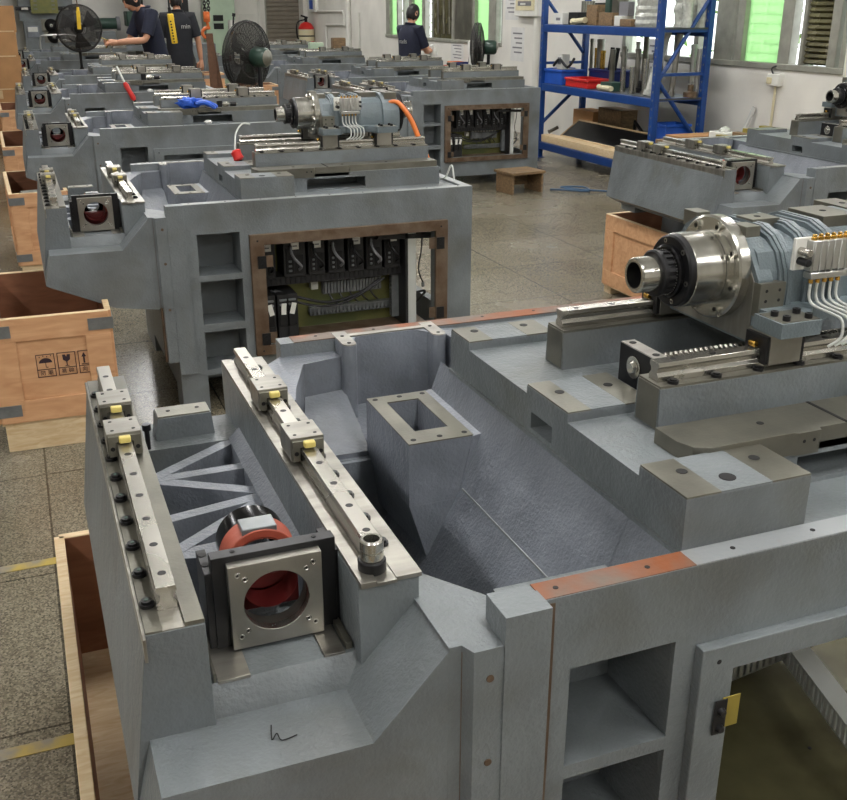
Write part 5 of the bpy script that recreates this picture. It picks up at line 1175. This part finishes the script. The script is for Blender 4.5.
# ------------------------------------------------------------------ fans
FZ = -.25   # hall floor in the units of the beds
def fan(c, ax, r, label, net=True, mt='green', pole_x=None, dark=True):
    c = Vector(c); ax = Vector(ax).normalized(); root = empty('pedestal_fan', (c.x, c.y, FZ), label, 'fan'); O = (c.x, c.y, FZ)
    u = Vector((0, 0, 1)).cross(ax).normalized(); w = ax.cross(u)
    def pt(rr, a, h): return c+(u*math.cos(a)+w*math.sin(a))*rr+ax*h
    g = MB(O)
    for rr, h, th in ((1, 0, .010), (.985, -.04, .006), (.97, .045, .006), (.62, .085, .004), (.62, -.085, .004), (.3, .10, .005), (.3, -.10, .005)): g.tube([pt(r*rr, 2*PI*i/40, h) for i in range(41)], th, 'wire', 6, caps=False)
    for i in range(44):
        a = 2*PI*i/44
        for s in (1, -1): g.tube([pt(r*.28, a, s*.10), pt(r*.62, a+.05, s*.085), pt(r*.97, a+.08, s*.045), pt(r, a+.08, 0)], .0026, 'wire', 4, caps=False)
    g.build('guard', root)
    b = MB(O); b.lathe([(-.05, 0), (-.05, r*.16), (.05, r*.16), (.06, 0)], c, ax, 'wire', 20)
    for k in range(3):
        a0 = 2*PI*k/3+.4; vs = []
        for rr, da, tw in ((.15, .35, .03), (.5, .52, .04), (.88, .50, .035)):
            for t in (-1, 1): vs.append(pt(r*rr, a0+t*da*.8+rr*.3, t*tw)); 
        b.add(vs+[v+ax*.004 for v in vs], [(0, 1, 3, 2), (2, 3, 5, 4), (6, 8, 9, 7), (8, 10, 11, 9), (0, 2, 8, 6), (2, 4, 10, 8), (4, 5, 11, 10), (5, 3, 9, 11), (3, 1, 7, 9), (1, 0, 6, 7)], 'wire')
    b.build('blades', root)
    if net:
        n = MB(O); n.lathe([(.103, r*.26), (.088, r*.62), (.048, r*.98), (.0, r*1.005), (-.048, r*.98), (-.088, r*.62), (-.103, r*.26)], c, ax, 'fanmesh', 48); n.build('dust_net', root)
    q = MB(O); q.lathe([(-.09, 0), (-.09, .085), (-.12, .10), (-.24, .098), (-.27, .08), (-.285, .04), (-.285, 0)], c, ax, mt, 28); q.box(c.x-.03, c.x+.03, c.y-.03, c.y+.03, c.z-.16, c.z-.08, mt); q.build('motor', root)
    q = MB(O); q.lathe([(-.27, .081), (-.288, .045), (-.296, .02), (-.296, 0)], c, ax, 'steel', 20); q.build('motor_cap', root)
    pb = c-ax*.16; q = MB(O); q.cyl((pb.x, pb.y, FZ+.04), (pb.x, pb.y, c.z-.07), .024, 'black', 14); q.cyl((pb.x, pb.y, FZ+.04), (pb.x, pb.y, c.z*.55), .034, 'black', 14); q.build('pole', root)
    q = MB(O); q.lathe([(0, 0), (0, .26), (.02, .26), (.04, .20), (.06, .05), (.06, 0)], (pb.x, pb.y, FZ), (0, 0, 1), 'black', 28); q.build('base', root)
    return root
fan((2.33, 10.95, 1.255), (-.62, .78, .05), .345, 'large round black mesh fan with a dark green motor, seen from behind')
fan((1.17, 18.62, 1.39), (.10, -1, .0), .37, 'wire fan facing the camera at the far left, behind the rows of beds', True, 'wire')
fan((6.24, 13.75, 1.19), (-.89, .42, .0), .33, 'black fan seen edge-on with a green motor on its right, left of the blue rack')

# ------------------------------------------------------------------ hook, sling, pendant
e = empty('crane_hook', (2.50, 14.2, 1.38), 'orange crane hook hanging on a dark chain', 'hook'); O = (2.50, 14.2, 1.38)
m = MB(O)
for i in range(82):
    z = 1.66+i*.037
    ring = [Vector((2.50, 14.2, z))+(Vector((math.cos(a)*.018, 0, math.sin(a)*.028)) if i % 2 else Vector((0, math.cos(a)*.018, math.sin(a)*.028))) for a in [2*PI*k/8 for k in range(9)]]
    m.tube(ring, .0075, 'black', 5)
    if i % 1 == 0: m.tube([p+Vector((.05, 0, .01)) for p in ring], .0075, 'black', 5)
m.build('chain', e)
m = MB(O); m.box(2.475, 2.555, 14.165, 14.235, 1.54, 1.67, 'hook'); m.cyl((2.515, 14.15, 1.60), (2.515, 14.25, 1.60), .035, 'hook', 14); m.build('hook_block', e, bevel=.012)
m = MB(O); pts = [Vector((2.515, 14.2, 1.56)), Vector((2.525, 14.2, 1.50))]+[Vector((2.51+.062*math.cos(a), 14.2, 1.40+.062*math.sin(a))) for a in [1.25-i*.42 for i in range(11)]]
pts[2:] = [Vector((2.51+.062*math.cos(a), 14.2, 1.405+.062*math.sin(a))) for a in [1.2+.0+i*.45 for i in range(10)]]
m.tube(spline(pts, 3), [.02]*5+[.022]*(len(spline(pts, 3))-9)+[.018, .014, .01, .006], 'hook', 10); m.build('hook', e)
m = MB((2.53, 14.2, .6))
for s, dx in ((-1, -.0), (1, .10)):
    a = Vector((2.53, 14.2+s*.03, 1.39)); b = Vector((2.54+dx, 14.2+s*.05, .62))
    m.add([a+Vector(v) for v in ((-.045, -.012, 0), (.045, -.012, 0), (.045, .012, 0), (-.045, .012, 0))]+[b+Vector(v) for v in ((-.05, -.012, 0), (.05, -.012, 0), (.05, .012, 0), (-.05, .012, 0))], [(0, 1, 2, 3), (4, 7, 6, 5), (0, 4, 5, 1), (1, 5, 6, 2), (2, 6, 7, 3), (3, 7, 4, 0)], 'brown')
m.box(2.49, 2.575, 14.16, 14.24, 1.36, 1.40, 'brown'); tag(m.build('lifting_sling', bevel=.004), 'brown textile sling hanging from the orange hook', 'sling')
O = (2.09, 14.4, 1.27); e = empty('crane_pendant', O, 'yellow crane pendant control hanging in front of the man in black', 'remote control'); rt = (0, -.09, 0)
m = MB(O); m.box(2.052, 2.128, 14.36, 14.44, 1.27, 1.58, 'yellow', rot=rt); m.box(2.04, 2.116, 14.36, 14.44, 1.56, 1.645, 'yellow', rot=rt); m.build('housing', e, bevel=.014)
for i in range(8):
    m = MB(O); z = 1.295+i*.036; m.cyl((2.083+(1.42-z)*.09-.004, 14.355, z), (2.083+(1.42-z)*.09-.004, 14.366, z), .012, 'black', 10); m.build('button', e)
m = MB(O); m.tube([(2.075, 14.4, 1.64), (2.07, 14.4, 1.72)], .022, 'black', 10); m.tube([(2.07, 14.4, 1.70), (2.06, 14.4, 4.6)], .013, 'black', 8); m.build('cable', e)
m = MB((1.19, 18.3, 1.45)); m.tube([(1.17, 18.3, 1.72), (1.12, 18.3, 2.4), (1.1, 18.3, 4.6)], .01, 'brown', 6); m.tube([(1.17, 18.3, 1.72), (1.165, 18.3, 1.64)], [.02, .03], 'yellow', 10); m.box(1.13, 1.19, 18.27, 18.33, 1.38, 1.66, 'yellow', rot=(0, .04, 0)); tag(m.build('crane_pendant', bevel=.01), 'yellow pendant control hanging in front of the far wire fan', 'remote control')

# ------------------------------------------------------------------ far end
O = (.75, 25.2, 0); e = empty('milling_machine', O, 'grey machine with a yellow-green plate at the far left end of the hall', 'machine')
m = MB(O); m.box(.42, 1.25, 24.98, 25.5, 0, 1.42, 'paint'); m.box(.36, 1.5, 25.05, 25.5, 1.42, 2.2, 'paint'); m.box(.48, .72, 24.96, 24.99, 1.08, 1.32, 'paint_in'); m.box(.5, .7, 24.955, 24.965, 1.2, 1.3, 'white'); m.build('machine_body', e, bevel=.02)
m = MB(O); m.box(.62, 1.18, 24.93, 24.98, 1.58, 2.1, 'zinc')
for i in range(5):
    for x in (.68, 1.05): m.box(x, x+.07, 24.925, 24.93, 1.66+i*.08, 1.68+i*.08, 'print')
m.build('name_plate', e); m = MB(O); m.box(.30, 1.62, 24.99, 25.04, 1.64, 1.72, 'black'); m.box(.42, .56, 24.95, 25.0, 1.65, 1.70, 'polish'); m.box(1.28, 1.4, 24.95, 25.0, 1.65, 1.70, 'polish'); m.build('guide_bar', e)
for x, z in ((.99, 1.33), (1.02, 1.10)):
    m = MB(O); m.lathe([(0, 0), (0, .13), (-.04, .14), (-.08, .10), (-.12, .06), (-.12, 0)], (x, 24.98, z), (0, 1, 0), 'black', 24); m.box(x-.2, x+.17, 24.96, 24.99, z-.13, z+.13, 'steel_dull'); m.lathe([(-.121, 0), (-.121, .035), (-.13, .035), (-.131, 0)], (x, 24.98, z), (0, 1, 0), 'chrome', 14); m.build('motor', e)
O = (3.0, 25.1, 0); e = empty('drill_press', O, 'dark upright drill press behind the man in the navy polo', 'machine')
m = MB(O); m.cyl((2.86, 25.2, 0), (2.86, 25.2, 2.6), .09, 'steel_dull', 16); m.build('column', e); m = MB(O); m.box(2.6, 3.15, 24.7, 25.35, 1.3, 1.62, 'dkgreen'); m.box(2.72, 2.98, 24.65, 25.3, 1.62, 2.3, 'black'); m.build('head', e, bevel=.03)
m = MB(O); m.cyl((2.78, 24.75, 1.05), (2.78, 24.75, 1.35), .05, 'polish', 14); m.cyl((2.95, 24.72, .95), (2.95, 24.72, 1.3), .05, 'zincyellow', 12); m.build('spindle', e); m = MB(O); m.box(2.5, 3.3, 24.6, 25.4, .78, .9, 'paint'); m.box(2.4, 3.4, 24.5, 25.5, 0, .12, 'paint'); m.build('table', e, bevel=.01)
O = (2.15, 25.1, 0); e = empty('bench_grinder', O, 'grey bench grinder beyond the hands of the man in the navy polo', 'machine')
m = MB(O); m.box(1.95, 2.35, 24.9, 25.3, 0, 1.2, 'paint'); m.build('stand', e, bevel=.02); m = MB(O); m.cyl((1.9, 25.1, 1.36), (2.4, 25.1, 1.36), .12, 'dkgreen', 18); m.cyl((1.82, 25.1, 1.36), (1.9, 25.1, 1.36), .15, 'print', 18); m.cyl((2.4, 25.1, 1.36), (2.48, 25.1, 1.36), .15, 'print', 18); m.build('motor', e)
O = (4.78, 25.35, 0); e = empty('green_cabinet', O, 'pale green machine cabinet with two dark windows behind the orange hook', 'cabinet')
m = MB(O); m.box(4.42, 5.12, 25.1, 25.55, 0, 2.4, 'mgreen'); m.build('cabinet_body', e, bevel=.015); 
for z in (1.22, 1.40): m = MB(O); m.box(4.6, 4.83, 25.085, 25.10, z, z+.13, 'dark'); m.build('window', e)
m = MB((4.95, 24.9, 0)); m.cyl((5.0, 24.9, 0), (5.0, 24.9, 1.42), .10, 'wallp', 18); tag(m.build('white_drum'), 'white cylinder standing before the pale green cabinet', 'drum')
O = (4.0, 24.7, 0); m = MB(O); m.box(3.7, 3.95, 24.5, 24.9, 0, 2.0, 'black'); m.box(3.72, 3.93, 24.49, 24.5, 1.2, 1.6, 'dark'); tag(m.build('dark_column', bevel=.02), 'black upright post behind the man in the black T-shirt', 'post')
O = (4.0, 21.2, 0); e = empty('grey_cabinet', (3.45, 22.6, 0), 'grey machine base with a black opening behind the man in the black T-shirt', 'machine')
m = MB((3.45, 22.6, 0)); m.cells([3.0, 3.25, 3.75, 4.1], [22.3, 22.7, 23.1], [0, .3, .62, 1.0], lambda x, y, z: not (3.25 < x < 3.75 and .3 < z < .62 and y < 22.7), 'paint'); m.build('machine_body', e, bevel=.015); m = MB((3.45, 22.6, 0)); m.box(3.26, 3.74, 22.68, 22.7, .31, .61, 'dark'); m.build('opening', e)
# cartons at the far left
zs_ = [(-.25, .55), (.55, 1.02), (1.02, 1.37), (1.37, 1.74)]
for i, (a, b) in enumerate(zs_):
    m = MB((-.05, 17.4, a)); w = .02*(i % 2); m.box(-.5, .16+w, 17.0, 17.8, a+.001, b, 'card'); m.box(-.2, -.14, 16.998, 17.8, b-.12, b+.001, 'tan'); m.box(-.45, .12+w, 16.9985, 17.0, a+.01, a+.025, 'pine')
    tag(m.build('carton', bevel=.012), ('bottom carton of the stack at the far left edge', 'second carton from the bottom of the stack at the far left', 'second carton from the top of the stack at the far left', 'topmost carton of the stack at the far left edge')[i], 'carton')
# cartons and crates beneath the right-hand row
crate((3.0, 15.02, -.25), .62, .5, .915, 'plywood crate standing below the black mesh fan', 0, .05)
crate((2.70, 15.75, -.25), .28, .5, 1.05, 'plywood crate right of the brown sling', 0, .05)
m = MB((2.82, 15.73, .6)); m.box(2.78, 2.87, 15.7325, 15.7355, .60, .68, 'paper'); tag(m.build('sticker'), 'white sheet stuck on the crate right of the brown sling', 'sticker')
# bench with trays behind the fan seen edge-on
e = empty('work_bench', (6.5, 15.0, 0), 'narrow bench under the window behind the man with the cloth', 'bench')
m = MB((6.5, 15.0, 0)); m.box(6.28, 6.86, 14.3, 15.75, .74, .78, 'oldwood'); m.build('bench_top', e, bevel=.004)
for x in (6.3, 6.78):
    for y in (14.34, 15.66): m = MB((6.5, 15, 0)); m.box(x, x+.05, y, y+.05, 0, .74, 'oldwood'); m.build('leg', e)
bin_('plastic_tray', 6.44, 15.46, .78, .28, .50, .07, 'redpl', 'red tray on the bench behind the right-hand beds', 'tray'); bin_('plastic_tray', 6.68, 15.42, .78, .2, .42, .13, 'orange', 'orange tray behind the red tray on the bench', 'tray'); bin_('plastic_tray', 6.6, 14.98, .78, .26, .40, .14, 'navybin', 'dark blue tray on the bench under the window', 'tray')
for i, (y, r) in enumerate(((15.12, .05), (14.93, .045))): m = MB((6.38, y, .78)); m.lathe([(0, 0), (0, r), (.05, r*1.1), (.09, r*.7), (.1, 0)], (6.38, y, .78), (0, 0, 1), 'steel_dull', 14); tag(m.build('bearing'), ('grey round bearing by the red tray on the bench', 'smaller grey bearing right of the other on the bench')[i], 'bearing')
m = MB((6.5, 14.6, .78)); m.prism([(14.40, .78), (14.80, .78), (14.78, 1.22), (14.42, 1.20)], 'x', 6.56, 6.62, 'black'); m.box(6.55, 6.7, 14.38, 14.82, .78, .82, 'black'); tag(m.build('black_folder', bevel=.01), 'black board standing on the bench beside the edge-on fan', 'board')
m = MB((6.45, 14.6, .8)); m.tube(spline([(6.53, 14.62, 1.25), (6.52, 14.58, 1.1), (6.53, 14.56, .95), (6.50, 14.6, .80)], 5), [.03]+[.055]*14+[.04], 'cloth', 10); m.tube(spline([(6.53, 14.5, 1.22), (6.52, 14.48, 1.05), (6.53, 14.5, .9)], 4), .04, 'cloth', 8); tag(m.build('white_cloth'), 'white cloth hanging over the black board on the bench', 'cloth')
# things on the far right-hand beds
for (x, y, z, w, d, h, mt, lab, nm) in ((5.35, 17.6, 1.06, .22, .16, .16, 'oldwood', 'brown box on the far right-hand bed left of the standing man', 'wooden_box'), (4.92, 17.5, 1.06, .24, .12, .09, 'mgreen', 'small green box on the far bed beside the brown box', 'plastic_box'), (4.2, 20.9, 1.06, .10, .10, .2, 'brass', 'yellow upright tool on the farthest right-hand bed below the shutter', 'air_tool')):
    m = MB((x, y, z)); m.box(x-w/2, x+w/2, y-d/2, y+d/2, z, z+h, mt); m.box(x-w/2+.01, x+w/2-.01, y-d/2+.01, y+d/2-.01, z+h, z+h+.006, mt); 
    if nm == 'air_tool': m.cyl((x, y, z+h), (x+.03, y, z+h+.3), .018, 'black', 8); m.cyl((x+.03, y, z+h+.28), (x+.04, y, z+h+.34), .035, 'black', 10)
    tag(m.build(nm, bevel=.006), lab, 'box' if nm != 'air_tool' else 'tool')

m = MB((.9, 21.9, .0)); m.tube(spline([(.62, 21.9, 0), (.62, 21.9, .9), (.64, 21.9, 1.13), (.72, 21.9, 1.2), (1.2, 21.9, 1.2), (1.30, 21.9, 1.13), (1.32, 21.9, .9), (1.32, 21.9, 0)], 5), .02, 'alu', 10)
tag(m.build('trolley_handle'), 'bent pale tube handle below the far wire fan', 'handle')
# ------------------------------------------------------------------ light, world, camera
w = bpy.data.worlds.new('sky'); bpy.context.scene.world = w; w.use_nodes = True
nt = w.node_tree; bg = nt.nodes['Background']
bg.inputs['Color'].default_value = (.93, .98, 1, 1); bg.inputs['Strength'].default_value = 1.5
# real sizes: the beds were drawn in units of 0.775 m standing 0.25 units above zero, the hall and its furniture in units of 0.886 m from the floor up
far_end = ('milling_machine', 'drill_press', 'bench_grinder', 'green_cabinet', 'white_drum', 'dark_column', 'grey_cabinet', 'work_bench', 'plastic_tray', 'bearing', 'black_folder', 'white_cloth', 'trolley_handle')
FLOOR += [o for o in COL.objects if o.parent is None and o.name.split('.')[0] in far_end]
fl = set(o.name for o in FLOOR); SB = .775; SF = .775*8/7
for o in [o for o in COL.objects if o.parent is None]:
    if o.name in fl: o.location = o.location*SF; o.scale = o.scale*SF
    else: o.location = o.location*SB+Vector((0, 0, .25*SB)); o.scale = o.scale*SB
cam = bpy.data.cameras.new('camera'); co = bpy.data.objects.new('camera', cam); COL.objects.link(co)
F = 1000.; tilt = math.atan(395/F); yaw = math.atan(423.5/math.hypot(F, 395))
cam.sensor_fit = 'HORIZONTAL'; cam.sensor_width = 36; cam.lens = F/847*36; cam.clip_start = .05; cam.clip_end = 200
co.location = (0, 0, 1.55); co.rotation_euler = (PI/2-tilt, 0, -yaw)
sc = bpy.context.scene; sc.camera = co
sc.view_settings.view_transform = 'Standard'; sc.view_settings.look = 'None'; sc.view_settings.exposure = EXPOSURE = 1.25; sc.view_settings.gamma = 1; sc.view_settings.use_curve_mapping = False
